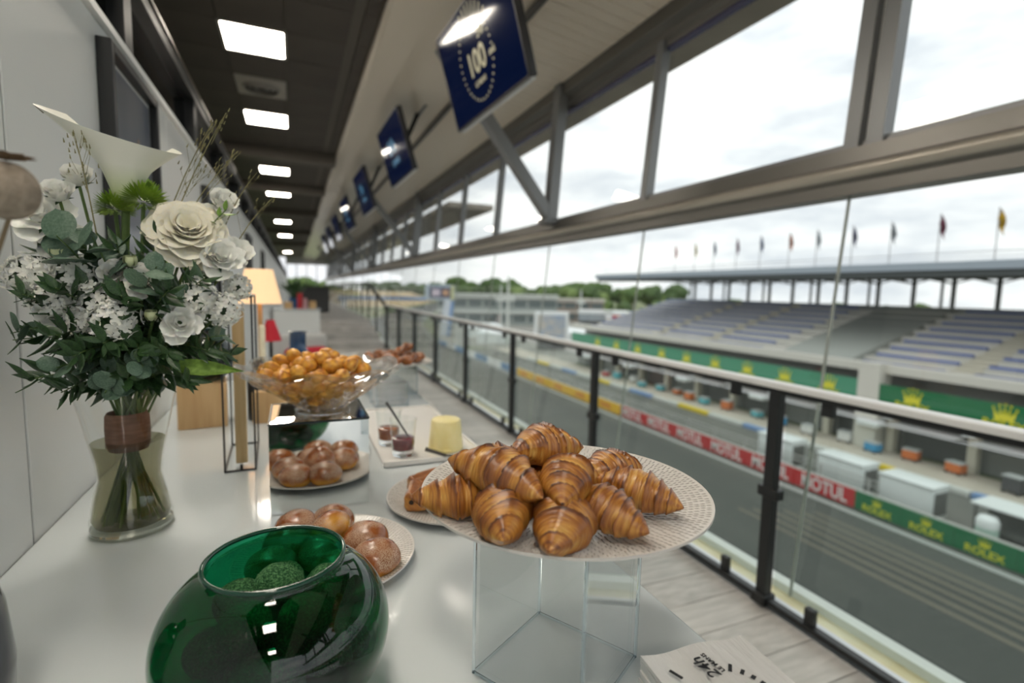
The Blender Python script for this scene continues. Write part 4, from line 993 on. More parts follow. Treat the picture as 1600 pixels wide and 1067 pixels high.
# ================================================================== BACK OF THE TABLE
wood = mat('light_wood', (.50, .31, .14), .55, col2=(.60, .40, .20), nscale=6, stretch=(6, 6, .6), detail=5)
wood2 = mat('board_wood', (.52, .36, .17), .5, col2=(.62, .46, .25), nscale=8, stretch=(8, 8, .5), detail=5)
def build_back_items():
    for c, d, rz, lab in (((-.275, 1.90, T), (.135, .16, .142), .10, 'light wooden cube block left of the black wire frame'), ((-.055, 1.90, T), (.14, .15, .105), -.06, 'light wooden block between wire frame and mirrored cube')):
        tag(obj('wood_block', MB().bbox((0, 0, d[2] / 2), d, .003, 2), wood, smooth=40, loc=c, rot=(0, 0, rz)), lab, 'block', 'wooden riser blocks')
    t = thing('green_vase', 'dark green glass bowl vase on the left wooden block', 'vase', (-.262, 1.89, T + .143))
    obj('vase_glass', MB().lathe([(0, .002), (.05, .002), (.075, .03), (.082, .07), (.070, .115), (.045, .14), (.048, .165), (.044, .165), (.041, .14), (.064, .115), (.076, .07), (.07, .033), (.045, .008), (0, .008)], 40), thin_glass('teal_glass', (.06, .22, .20), .06), t, 60)
    l = thing('wire_frame', 'tall black wire lantern frame with a wooden board inside', 'lantern', (-.129, 1.482, T), (0, 0, .03))
    w, d, h = .066, .235, .425; th = .0042
    # standing rectangles of square rod
    for sx in (-1, 1):
        for sy in (-1, 1):
            obj('upright', MB().bbox((sx * w / 2, sy * d / 2, h / 2), (th, th, h), .0006, 1), black, l)
    for z in (th / 2, h - th / 2):
        for s in (-1, 1):
            obj('cross_rod', MB().cbox((s * w / 2, 0, z), (th, d, th)), black, l); obj('cross_rod', MB().cbox((0, s * d / 2, z), (w, th, th)), black, l)
    obj('wooden_board', MB().bbox((.002, -.085, .205), (.026, .020, .385), .002, 1), wood2, l)
    obj('board_foot', MB().cbox((.002, -.112, .008), (.006, .01, .014)), black, l)
    # table lamp
    L = thing('table_lamp', 'table lamp with glowing cream shade on a wooden stem', 'lamp', (-.136, 2.50, T))
    obj('lamp_base', MB().lathe([(0, 0), (.055, 0), (.055, .012), (.02, .018), (0, .018)], 32), wood, L, 40)
    obj('lamp_stem', MB().tube([(0, 0, .015), (0, 0, .40)], .010, 12), wood, L, 60)
    sh = bpy.data.materials.new('lamp_shade'); sh.use_nodes = True; b = sh.node_tree.nodes['Principled BSDF']; b.inputs['Base Color'].default_value = (.85, .62, .40, 1); b.inputs['Roughness'].default_value = .9; b.inputs['Emission Color'].default_value = (1, .62, .32, 1); b.inputs['Emission Strength'].default_value = .42
    obj('lamp_shade', MB().lathe([(.090, .372), (.056, .520), (.054, .520), (.088, .372)], 40, closed=True), sh, L, 50)
    obj('bulb', MB().ball((0, 0, .44), .028, 14, 10), mat('bulb_glow', (1, .8, .5), .5, emit=((1, .72, .42), 4.)), L, 180)
    tag(obj('candle', MB().lathe([(0, 0), (.012, 0), (.0115, .285), (.009, .29), (0, .288)], 20), mat('wax', (.72, .66, .50), .5), smooth=50, loc=(-.118, 2.28, T)), 'slim cream candle standing below the lamp shade', 'candle')
    t = thing('blue_bottle', 'dark blue glass bottle vase behind the crystal bowl', 'vase', (.014, 2.42, T))
    obj('bottle_body', MB().lathe([(0, 0), (.085, 0), (.10, .02), (.10, .07), (.085, .115), (.045, .16), (.034, .185), (.034, .245), (.040, .252), (.035, .252), (.029, .23), (0, .18)], 40), mat('blue_glass', (.010, .045, .12), .08, coat=.6), t, 60)
    obj('glass_base', MB().lathe([(0, -.0), (.06, .0), (.06, .004), (0, .004)], 24), MATS['blue_glass'], t)
    # tall black box object in the middle distance
    tag(obj('black_canister', MB().lathe([(0, 0), (.034, 0), (.036, .004), (.036, .15), (.030, .158), (.014, .17), (.014, .2), (0, .2)], 28), black, smooth=40, loc=(-.112, 1.90, T)), 'black bottle standing between the two wooden blocks', 'bottle')
    # far pastry plate on clear riser
    acrylic_box('clear_riser', 'clear acrylic riser under the far plate of pastries', (.385, 2.20, T), .15, .122, .4, .006)
    fro = thin_glass('frosted_acrylic', (.90, .90, .90), .10, rough=.15)
    acrylic_box('frosted_cube', 'low clear acrylic cube on the table between tray and far plate', (.335, 1.985, T), .115, .098, .05, .008, True, fro)
    plate('far_plate', 'white plate of dark brown twisted pastries at the far table end', (.395, 2.20, T + .124), .160)
    dk = attr_mat('twist_crust', [(0, (.42, .17, .04)), (.4, (.26, .085, .02)), (.7, (.14, .04, .012)), (1, (.07, .02, .008))], .3, coat=.4, fine=50, bump=.3)
    def twist(seed):
        mb = MB(); tone = []; nu, nv = 34, 18; vs = []; fs = []; off = Vector((seed * 4., 0, 3))
        for i in range(nu):
            u = -1 + 2 * i / (nu - 1)
            for j in range(nv):
                th = 2 * PI * j / nv; r = .017 * (1 - abs(u) ** 6 * .5) * (1 + .22 * math.cos(2 * th + u * 7)) * (1 + .15 * noise.noise(Vector((u * 2, math.cos(th), math.sin(th))) + off))
                vs.append((u * .050, r * math.cos(th) + .012 * math.sin(u * 2 + seed), r * math.sin(th))); tone.append(min(1, max(0, .45 + .4 * noise.noise(Vector((u * 3, math.cos(th) * 2, math.sin(th) * 2)) + off))))
        for i in range(nu - 1):
            for j in range(nv): fs.append((i * nv + j, i * nv + (j + 1) % nv, (i + 1) * nv + (j + 1) % nv, (i + 1) * nv + j))
        fs.append(tuple(range(nv - 1, -1, -1))); fs.append(tuple((nu - 1) * nv + j for j in range(nv)))
        mb.add(vs, fs); mb.tone = tone; m = mb.mesh('twist', 180); m.materials.append(dk); return m
    ms = [twist(i) for i in range(3)]
    labs = ['at the left', 'at the left back', 'in the middle left', 'in the middle, lower', 'in the middle, sticking up', 'at the right back', 'at the right end', 'at the front right', 'at the front', 'at the back']
    for i, (x, y, z, a, pt) in enumerate(((.29, 2.17, .034, 20, 0), (.30, 2.26, .034, 70, 0), (.36, 2.14, .036, 120, 5), (.38, 2.22, .036, 30, 0), (.43, 2.20, .066, 15, -22), (.45, 2.28, .036, 60, 0), (.485, 2.20, .036, 100, 0), (.455, 2.12, .036, 35, 0), (.40, 2.09, .034, -10, 0), (.37, 2.30, .036, 140, 0))):
        o = obj('pastry_twist', ms[i % 3], dk); o.location = (x, y, T + .122 + z); o.rotation_euler = (0, math.radians(pt), math.radians(a)); tag(o, 'dark brown pastry %s of the far plate' % labs[i], 'pastry', 'brown pastries on the far plate')
build_back_items()

# ================================================================== WALL PICTURES
def build_pictures():
    def picture(y0, y1, z0, z1, lab, n):
        t = thing('picture_frame', lab, 'picture', (-.42, (y0 + y1) / 2, (z0 + z1) / 2)); hy, hz = (y1 - y0) / 2, (z1 - z0) / 2
        for s in (-1, 1):
            obj('frame_side', MB().bbox((.016, s * (hy - .012), 0), (.032, .024, 2 * hz), .002, 1), black, t)
            obj('frame_rail', MB().bbox((.016, 0, s * (hz - .012)), (.032, 2 * hy - .05, .024), .002, 1), black, t)
        obj('mount', MB().box((.002, -hy + .024, -hz + .024), (.010, hy - .024, hz - .024)), mat('mount_white', (.6, .6, .6), .5), t)
        obj('print', MB().box((.010, -hy + .036, -hz + .036), (.0115, hy - .036, hz - .036)), mat('print_grey', (.10, .115, .15), .35, col2=(.17, .18, .22), nscale=3, coat=.5), t)
        if n == 0:
            bar = mat('print_bar', (.35, .36, .38), .5)
            obj('print_stroke', MB().cbox((.012, .02, .03), (.001, .13, .012)), bar, t, rot=(.25, 0, 0)); obj('print_stroke', MB().cbox((.012, .05, -.02), (.001, .11, .010)), bar, t, rot=(.25, 0, 0)); obj('print_mark', MB().cbox((.012, .06, .14), (.001, .016, .05)), mat('print_tan', (.30, .22, .17), .5), t)
    picture(1.56, 2.03, 1.40, 2.06, 'black framed grey blue print on the white wall behind the bouquet', 0)
    picture(3.05, 3.5, 1.35, 1.98, 'second dark framed print further along the white wall', 1)
    picture(5.6, 6.1, 1.35, 1.98, 'third dark framed print far along the white wall, above the lamp', 2)
    picture(8.2, 8.7, 1.35, 1.98, 'furthest dark framed print on the white wall', 3)
build_pictures()

# ================================================================== HANGING SCREENS
def build_screens():
    body = mat('tv_body', (.03, .03, .032), .35); navy = mat('screen_navy', (.001, .002, .007), .08, emit=((.002, .006, .030), .45))
    ring = mat('screen_gold', (.30, .28, .20), .4, emit=((.34, .31, .18), .35)); teal = mat('screen_teal', (.06, .16, .24), .4, emit=((.05, .15, .24), .5))
    wname = ['nearest screen, showing 100 inside a ring of ticks', 'second hanging screen, navy with pale upright lettering', 'third hanging screen along the soffit', 'fourth hanging screen along the soffit', 'fifth hanging screen along the soffit', 'sixth hanging screen along the soffit', 'seventh hanging screen along the soffit']
    Wd, H = 1.19, .66
    for k in range(7):
        yl = 3.94 + 2.93 * k
        B = Vector((1.20, yl, 2.69 + .08 * min(k, 1))); A = Vector((1.015, yl - .004, 3.32 + .08 * min(k, 1))); xd = Vector((.045 if k == 0 else .02, -1, 0)).normalized()
        yd = (A - B).normalized(); o = B + xd * Wd / 2 + yd * H / 2
        t = thing('hanging_screen', wname[k], 'screen', group='screens hung along the soffit'); t.matrix_world = frame_mat(o, xd, yd)
        obj('housing', MB().bbox((0, 0, -.028), (Wd, H, .05), .006, 2), body, t, 40)
        obj('bezel', MB().box((-Wd / 2, -H / 2, -.006), (Wd / 2, -H / 2 + .012, .004)).box((-Wd / 2, H / 2 - .012, -.006), (Wd / 2, H / 2, .004)).box((-Wd / 2, -H / 2, -.006), (-Wd / 2 + .012, H / 2, .004)).box((Wd / 2 - .012, -H / 2, -.006), (Wd / 2, H / 2, .004)), body, t)
        obj('display', MB().box((-Wd / 2 + .012, -H / 2 + .012, -.004), (Wd / 2 - .012, H / 2 - .012, 0)), navy, t)
        obj('bottom_trim', MB().box((-Wd / 2 + .02, -H / 2 - .012, -.05), (Wd / 2 - .02, -H / 2, -.015)), alu, t)
        obj('wall_plate', MB().cbox((0, .02, -.09), (.42, .36, .05)), black, t)
        def put(me, x, y, a=0., m=ring, nm='lettering', sc=1.):
            me.materials.clear(); me.materials.append(m); q = bpy.data.objects.new(nm, me); C.objects.link(q); q.parent = t; q.location = (x, y, .0012); q.rotation_euler = (0, 0, a); q.scale = (sc, sc, sc)
        if k == 0:
            put(text_mesh('100', .20, .0005), -.02, -.03); put(text_mesh('24h', .075, .0005), .12, .105); put(text_mesh('LE MANS', .045, .0005), -.02, -.15); put(text_mesh('ANS', .05, .0005), .22, -.05)
            for i in range(36):
                a = 2 * PI * i / 36; r = .245; big = 16 <= i <= 25
                l = .085 if 4 <= i <= 11 else .016; w_ = .013
                put(MB().box((0, -w_ / 2, 0), (l, w_ / 2, .0005)).mesh('dial_tick'), -.02 + r * math.cos(a), r * math.sin(a) * .98 - .01, a, ring, 'dial_tick')
        elif k < 4:
            put(text_mesh('24h', .22, .0005), -.05, .05, 0, teal); put(text_mesh('LE MANS', .09, .0005), -.02, -.12, 0, teal)
        # hanger arm up to the soffit
        p0 = o - (xd.cross(yd)) * .10
        Minv = t.matrix_world.inverted(); arm = MB().bar(Minv @ p0, Minv @ Vector((1.42, p0.y, sof_z(1.42))), .05, .05); arm.bar(Minv @ Vector((1.42, p0.y - .35, sof_z(1.42) - .03)), Minv @ Vector((1.42, p0.y + .35, sof_z(1.42) - .03)), .06, .05)
        obj('hanger_arm', arm, body, t)
    tag(obj('conduit_pipe', MB().tube([(1.63, YN, sof_z(1.63) - .075), (1.63, YF, sof_z(1.63) - .075)], .028, 10), mat('pipe_dark', (.10, .095, .09), .5), smooth=60), 'dark conduit pipe running along the soffit behind the screens', 'pipe', kind='structure')
build_screens()

# ================================================================== FAR END OF THE CORRIDOR
def build_far_corridor():
    t = thing('far_counter', 'white counter further down the corridor with gifts on top', 'counter', (.055, 11.6, 0))
    obj('counter_body', MB().bbox((0, 0, .5), (.86, 1.2, 1.0), .02, 2), white_panel, t); obj('counter_top', MB().bbox((0, 0, 1.015), (.90, 1.24, .03), .008, 1), white_gloss, t)
    red = mat('red_card', (.45, .02, .03), .5); blue = mat('blue_cloth', (.02, .10, .25), .6)
    for (x, y, d, m, lab) in ((.12, 11.3, (.10, .10, .30), red, 'tall red box on the far counter'), (.22, 11.25, (.07, .07, .20), mat('pinkish', (.55, .30, .32), .5), 'pale pink box on the far counter beside the red one'), (.36, 11.3, (.13, .13, .14), wood, 'small wooden box at the right of the far counter'), (-.10, 11.3, (.16, .12, .12), wood, 'wooden crate at the left of the far counter')):
        tag(obj('gift_box', MB().bbox((0, 0, d[2] / 2), d, .006, 1).bbox((0, 0, d[2] + .006), (d[0] * 1.04, d[1] * 1.04, .012), .003, 1), m, loc=(x, y, 1.03)), lab, 'box', 'boxes on the far counter')
    p = thing('potted_plant', 'leafy green plant on the far counter under the lamp line', 'plant', (.03, 11.7, 1.03))
    obj('pot', MB().lathe([(0, 0), (.09, 0), (.12, .2), (.11, .2), (0, .17)], 24), blue, p, 40)
    for i in range(26): lk('leaf', LEAFD[i % 3], p, Matrix.Translation((0, 0, .18)) @ Matrix.Rotation(i * 2.4, 4, 'Z') @ Matrix.Rotation(.2 + .05 * (i % 14), 4, 'X') @ Matrix.Scale(.42, 4))
    def chair(x, y, rz, lab):
        c = thing('lounge_chair', lab, 'chair', (x, y, 0), (0, 0, rz), 'pale lounge chairs')
        fab = mat('chair_fabric', (.42, .42, .41), .8)
        obj('seat', MB().bbox((0, 0, .42), (.55, .52, .12), .04, 3), fab, c, 40); obj('backrest', MB().bbox((0, .27, .70), (.55, .10, .62), .045, 3), fab, c, 40)
        for sx in (-1, 1):
            for sy in (-1, 1): obj('leg', MB().tube([(sx * .22, sy * .2, .40), (sx * .25, sy * .24, 0)], [.02, .012], 8), wood, c, 60)
        return c
    chair(.12, 5.2, .3, 'pale grey lounge chair beyond the table end')
    cu = MB().bbox((0, 0, 0), (.42, .13, .40), .06, 3)
    tag(obj('red_cushion', cu, mat('red_fabric', (.40, .015, .03), .8), smooth=60, loc=(.12, 5.38, .69), rot=(-.25, 0, .3)), 'red cushion leaning on the pale lounge chair', 'cushion')
    t = thing('red_lamp', 'red cone shaded lamp on the low table behind the blue bottle', 'lamp', (-.13, 3.4, 0))
    obj('lamp_shade', MB().lathe([(.062, 1.15), (.022, 1.275), (.02, 1.275), (.059, 1.15)], 32, closed=True), mat('red_shade', (.45, .01, .025), .7), t, 50); obj('lamp_pole', MB().tube([(0, 0, .02), (0, 0, 1.25)], .010, 10), black, t, 60); obj('lamp_foot', MB().lathe([(0, 0), (.14, 0), (.13, .02), (0, .03)], 28), black, t, 40)
    # dark sofa / cabinet beyond the counter
    s = thing('dark_cabinet', 'dark grey cabinet beyond the far counter', 'cabinet', (.55, 20.0, .56)); gm = mat('charcoal', (.06, .06, .062), .6)
    obj('body', MB().bbox((0, 0, .45), (1.3, .5, .9), .02, 2), gm, s); obj('cabinet_top', MB().bbox((0, 0, .915), (1.34, .54, .03), .006, 1), gm, s)
    for q in (-.32, .32): obj('door', MB().bbox((q, -.258, .45), (.60, .02, .82), .004, 1), gm, s)
build_far_corridor()
#@@PART4
# ================================================================== OUTSIDE: TRACK, PITS, GRANDSTAND
G = -10.7
def build_ground():
    def flat(pts, z=0.): return MB().add([(x, y, G + z) for x, y in pts], [tuple(range(len(pts)))])
    struct('ground', flat([(-600, -300), (900, -300), (900, 1600), (-600, 1600)], -.06), mat('grass_far', (.10, .15, .05), .9, col2=(.20, .21, .10), nscale=.02), 'grass and gravel ground around the circuit', cat='ground')
    asph = mat('asphalt', (.048, .054, .048), .8, col2=(.080, .085, .074), nscale=.22, stretch=(1, .12, 1), detail=6, bump=.02)
    # ribbon of the track: straight, then bending away
    cl = [(17, -80, 13), (17, 60, 13), (17.5, 90, 13), (21, 130, 12), (31, 180, 11), (52, 250, 10), (84, 340, 10), (140, 480, 10), (260, 640, 10)]
    L = []; Rr = []
    for i, (x, y, w) in enumerate(cl):
        a = cl[max(i - 1, 0)]; b = cl[min(i + 1, len(cl) - 1)]; d = Vector((b[0] - a[0], b[1] - a[1], 0)).normalized(); n = Vector((d.y, -d.x, 0)); L.append((x - n.x * w, y - n.y * w)); Rr.append((x + n.x * w, y + n.y * w))
    mb = MB(); k = len(cl); mb.add([(x, y, G) for x, y in L + Rr], [(i, k + i, k + i + 1, i + 1) for i in range(k - 1)])
    tr = struct('road', mb, asph, 'grey asphalt race track below the terrace', cat='track')
    wl = mat('line_white', (.36, .37, .35), .7)
    mb = MB()
    for S_ in (L, Rr):
        ins = 1.0 if S_ is L else -1.0
        mb.add([(x + ins * .6, y, G + .012) for x, y in S_] + [(x + ins * 1.1, y, G + .012) for x, y in S_], [(i, k + i, k + i + 1, i + 1) for i in range(k - 1)])
    obj('edge_line', mb, wl, tr)
    lane = mat('groove', (.15, .133, .10), .8)
    for i in range(6): obj('tyre_groove', MB().add([(23.3 + i * .75, -40, G + .008), (23.55 + i * .75, -40, G + .008), (23.55 + i * .75, 21 - i * .4, G + .008), (23.3 + i * .75, 21 - i * .4, G + .008)], [(0, 1, 2, 3)]), lane, tr)
    struct('trim_near_verge', flat([(2.4, -80), (4.0, -80), (4.0, 130), (2.4, 130)], .02), mat('verge', (.35, .33, .25), .8), 'pale verge at the foot of the terrace building', cat='verge')
    struct('road_pit_lane', flat([(30.3, -80), (38.6, -80), (38.6, 100), (30.3, 100)], .0), mat('pit_asphalt', (.13, .13, .115), .8, col2=(.17, .165, .145), nscale=.3), 'grey pit lane beyond the advertising wall', cat='road')
    struct('pavement', flat([(38.6, -80), (44, -80), (44, 100), (38.6, 100)], .03), mat('apron', (.50, .44, .36), .8, col2=(.56, .50, .42), nscale=.4), 'beige concrete apron in front of the garages', cat='pavement')
    struct('pavement_paddock', flat([(38.6, 100), (44, 76.5), (190, 76.5), (190, 240), (60, 240), (30.4, 112)], .01), mat('paddock', (.24, .235, .21), .85, col2=(.33, .31, .27), nscale=.15), 'grey paddock ground beyond the pit lane', cat='pavement')
    bank = MB().add([(-90, 300, G), (70, 345, G), (130, 500, G), (-90, 520, G), (-90, 380, 1.0), (60, 410, -1.0), (110, 520, -2.), (-90, 520, 2.0)], [(0, 1, 5, 4), (4, 5, 6, 7), (1, 2, 6, 5), (2, 3, 7, 6), (0, 4, 7, 3)])
    struct('terrain_bank', bank, mat('tan_bank', (.50, .36, .19), .9, col2=(.58, .46, .28), nscale=.03), 'tan earth bank beside the far bend of the track', cat='bank')
    struct('wall_facade', MB().box((2.35, YN - 60, G), (2.5, YF + 20, -.3)), mat('facade', (.5, .5, .48), .7), 'outer face of the terrace building below the glass', cat='wall')
build_ground()

def build_pit_wall():
    w = struct('wall_pit', MB().box((30.0, -60, G), (30.3, 112, G + 1.08)), mat('wall_concrete', (.40, .39, .36), .8), 'low concrete pit wall carrying the banners', cat='wall')
    red = mat('banner_red', (.55, .025, .03), .5); yel = mat('banner_yellow', (.85, .48, .01), .5); grn = mat('banner_green', (.012, .16, .06), .5); wh = mat('banner_white', (.82, .80, .78), .5); yt = mat('banner_gold', (.70, .66, .03), .5); rt = mat('dhl_red', (.60, .05, .02), .5); bl = mat('barrier_blue', (.08, .22, .42), .6)
    rot = Matrix(((0, 0, -1, 0), (-1, 0, 0, 0), (0, 1, 0, 0), (0, 0, 0, 1)))       # lettering plane facing the track (-X), reading towards -Y
    def banner(y0, y1, m, label, grp, text=None, tm=None, size=.8, crown=False, width=1., cat='banner'):
        t = thing('banner', label, cat, (29.94, (y0 + y1) / 2, G), group=grp)
        obj('panel', MB().box((-.03, y0 - (y0 + y1) / 2 + .01, .02), (.03, y1 - (y0 + y1) / 2 - .01, 1.06)), m, t)
        if text:
            me = text_mesh(text, size, .005, .0, width); me.materials.append(tm); q = obj('lettering', me, tm, t); q.matrix_basis = Matrix.Translation((-.036, 0, .5 if not crown else .28)) @ rot
        if crown: crown_at(t, (-.036, 0, .56), .38, rot, tm)
        return t
    def crown_at(t, p, s, R, m):
        pts = []
        pr = [(-.5, 0), (.5, 0), (.62, .75), (.28, .32), (.30, .95), (.10, .36), (0, 1.05), (-.10, .36), (-.30, .95), (-.28, .32), (-.62, .75)]
        mb = MB().add([(x * s, y * s, .004) for x, y in pr], [tuple(range(len(pr)))])
        for x, y in ((.62, .8), (.30, 1.0), (0, 1.1), (-.30, 1.0), (-.62, .8)):
            mb.add([(x * s + .08 * s * math.cos(a), y * s + .08 * s * math.sin(a), .004) for a in [2 * PI * i / 10 for i in range(10)]], [tuple(range(10))])
        q = obj('crown_emblem', mb, m, t); q.matrix_basis = Matrix.Translation(p) @ R
    build_pit_wall.crown = crown_at; build_pit_wall.rot = rot; build_pit_wall.mats = (grn, yt)
    for i in range(6):
        y0 = 18.6 + i * 3.9; banner(y0, y0 + 3.9, red, '%s red MOTUL banner on the pit wall, counting left from the green ones' % ORD[i], 'red banners on the pit wall', 'MOTUL', wh, 1.12, width=.78)
    for i in range(7):
        y1 = 18.6 - i * 2.45; banner(y1 - 2.45, y1, grn, '%s green crown banner on the pit wall, counting right from the red ones' % ORD[i], 'green banners on the pit wall', 'ROLEX', yt, .5, True)
    for i in range(5):
        y0 = 42.0 + i * 5.2; banner(y0, y0 + 5.2, yel, '%s yellow banner on the pit wall, counting left from the red ones' % ORD[i], 'yellow banners on the pit wall', 'DHL', rt, .7, width=1.5)
    for i in range(7):
        y0 = 68 + i * 6.2; banner(y0, y0 + 6.2, bl if i % 2 == 0 else wh, '%s %s barrier panel beyond the yellow banners' % (ORD[i], 'blue' if i % 2 == 0 else 'white'), 'barrier panels past the banners', cat='barrier')
    bw = mat('booth_white', (.78, .80, .79), .4); dk = mat('booth_dark', (.14, .14, .13), .5)
    for i, (y0, y1, top, lab) in enumerate(((24.2, 27.0, -8.55, 'white pit wall booth furthest left, behind the red banner'), (19.3, 22.3, -8.65, 'white pit wall booth above the join of red and green banners'), (15.6, 18.4, -8.7, 'white pit wall booth above the first green crown'))):
        t = thing('pit_booth', lab, 'booth', (32.4, (y0 + y1) / 2, G), group='white booths on the pit wall'); h = top - G; l = y1 - y0
        obj('booth_body', MB().bbox((0, 0, h / 2 + .1), (1.5, l, h - .2), .1, 2), bw, t, 40); obj('booth_roof', MB().bbox((0, 0, h), (1.7, l + .1, .14), .05, 2), bw, t, 40)
        obj('booth_end', MB().box((-.6, -l / 2 - .02, .4), (.6, -l / 2 + .02, h - .3)), dk, t)
        for s in (-1, 1): obj('leg', MB().box((-.6, s * (l / 2 - .2) - .05, 0), (-.5, s * (l / 2 - .2) + .05, .3)), dk, t)
    t = thing('pit_stand', 'dark timing stand with a flat white roof on the pit wall', 'booth', (32.4, 12.3, G))
    obj('stand_roof', MB().bbox((0, 0, 2.05), (1.9, 3.2, .14), .05, 2), bw, t); obj('stand_desk', MB().box((-.6, -1.4, .7), (.6, 1.4, .9)), dk, t); obj('stand_back', MB().box((.55, -1.45, 0), (.65, 1.45, 1.9)), dk, t)
    for sx in (-1, 1):
        for sy in (-1, 1): obj('leg', MB().box((sx * .8 - .05, sy * 1.4 - .05, 0), (sx * .8 + .05, sy * 1.4 + .05, 2.0)), dk, t)
    t = thing('white_barrel', 'round white topped barrel in front of the timing stand', 'barrel', (31.2, 13.0, G))
    obj('barrel_body', MB().lathe([(0, 0), (.42, 0), (.45, .6), (.45, 1.15)], 24), mat('barrel_green', (.45, .60, .52), .5), t, 40); obj('barrel_lid', MB().lathe([(.45, 1.15), (.46, 1.45), (.34, 1.68), (0, 1.72)], 24), bw, t, 60)
    # railing on top of the wall
    t = thing('pit_rail', 'thin pale guard rail running behind the pit wall', 'guard rail', (31.0, 0, G)); pm = mat('rail_pale', (.45, .44, .42), .5)
    for z in (1.25, 1.55): obj('rail', MB().box((-.03, 18, z), (.03, 70, z + .06)), pm, t)
    for i in range(18): obj('post', MB().box((-.04, 18.5 + i * 3, 0), (.04, 18.62 + i * 3, 1.6)), pm, t)
    # coloured kerb blocks along the pit lane
    cols = [(mat('kerb_yellow', (.75, .55, .02), .6), 'yellow'), (mat('kerb_pale', (.62, .62, .58), .6), 'white'), (mat('kerb_blue', (.20, .32, .55), .6), 'blue'), (MATS['kerb_pale'], 'white')]
    cnt = {}
    for i in range(18):
        m, n = cols[i % 4]; y = 6 + i * 4.4; cnt[n] = cnt.get(n, 0) + 1
        tag(obj('kerb_block', MB().bbox((38.6, y, G + .2), (.5, 4.3, .4), .05, 1), m), '%s %s kerb block along the pit lane, counting from the right' % (ORD[cnt[n] - 1], n), 'kerb', 'kerb blocks along the pit lane')
build_pit_wall()

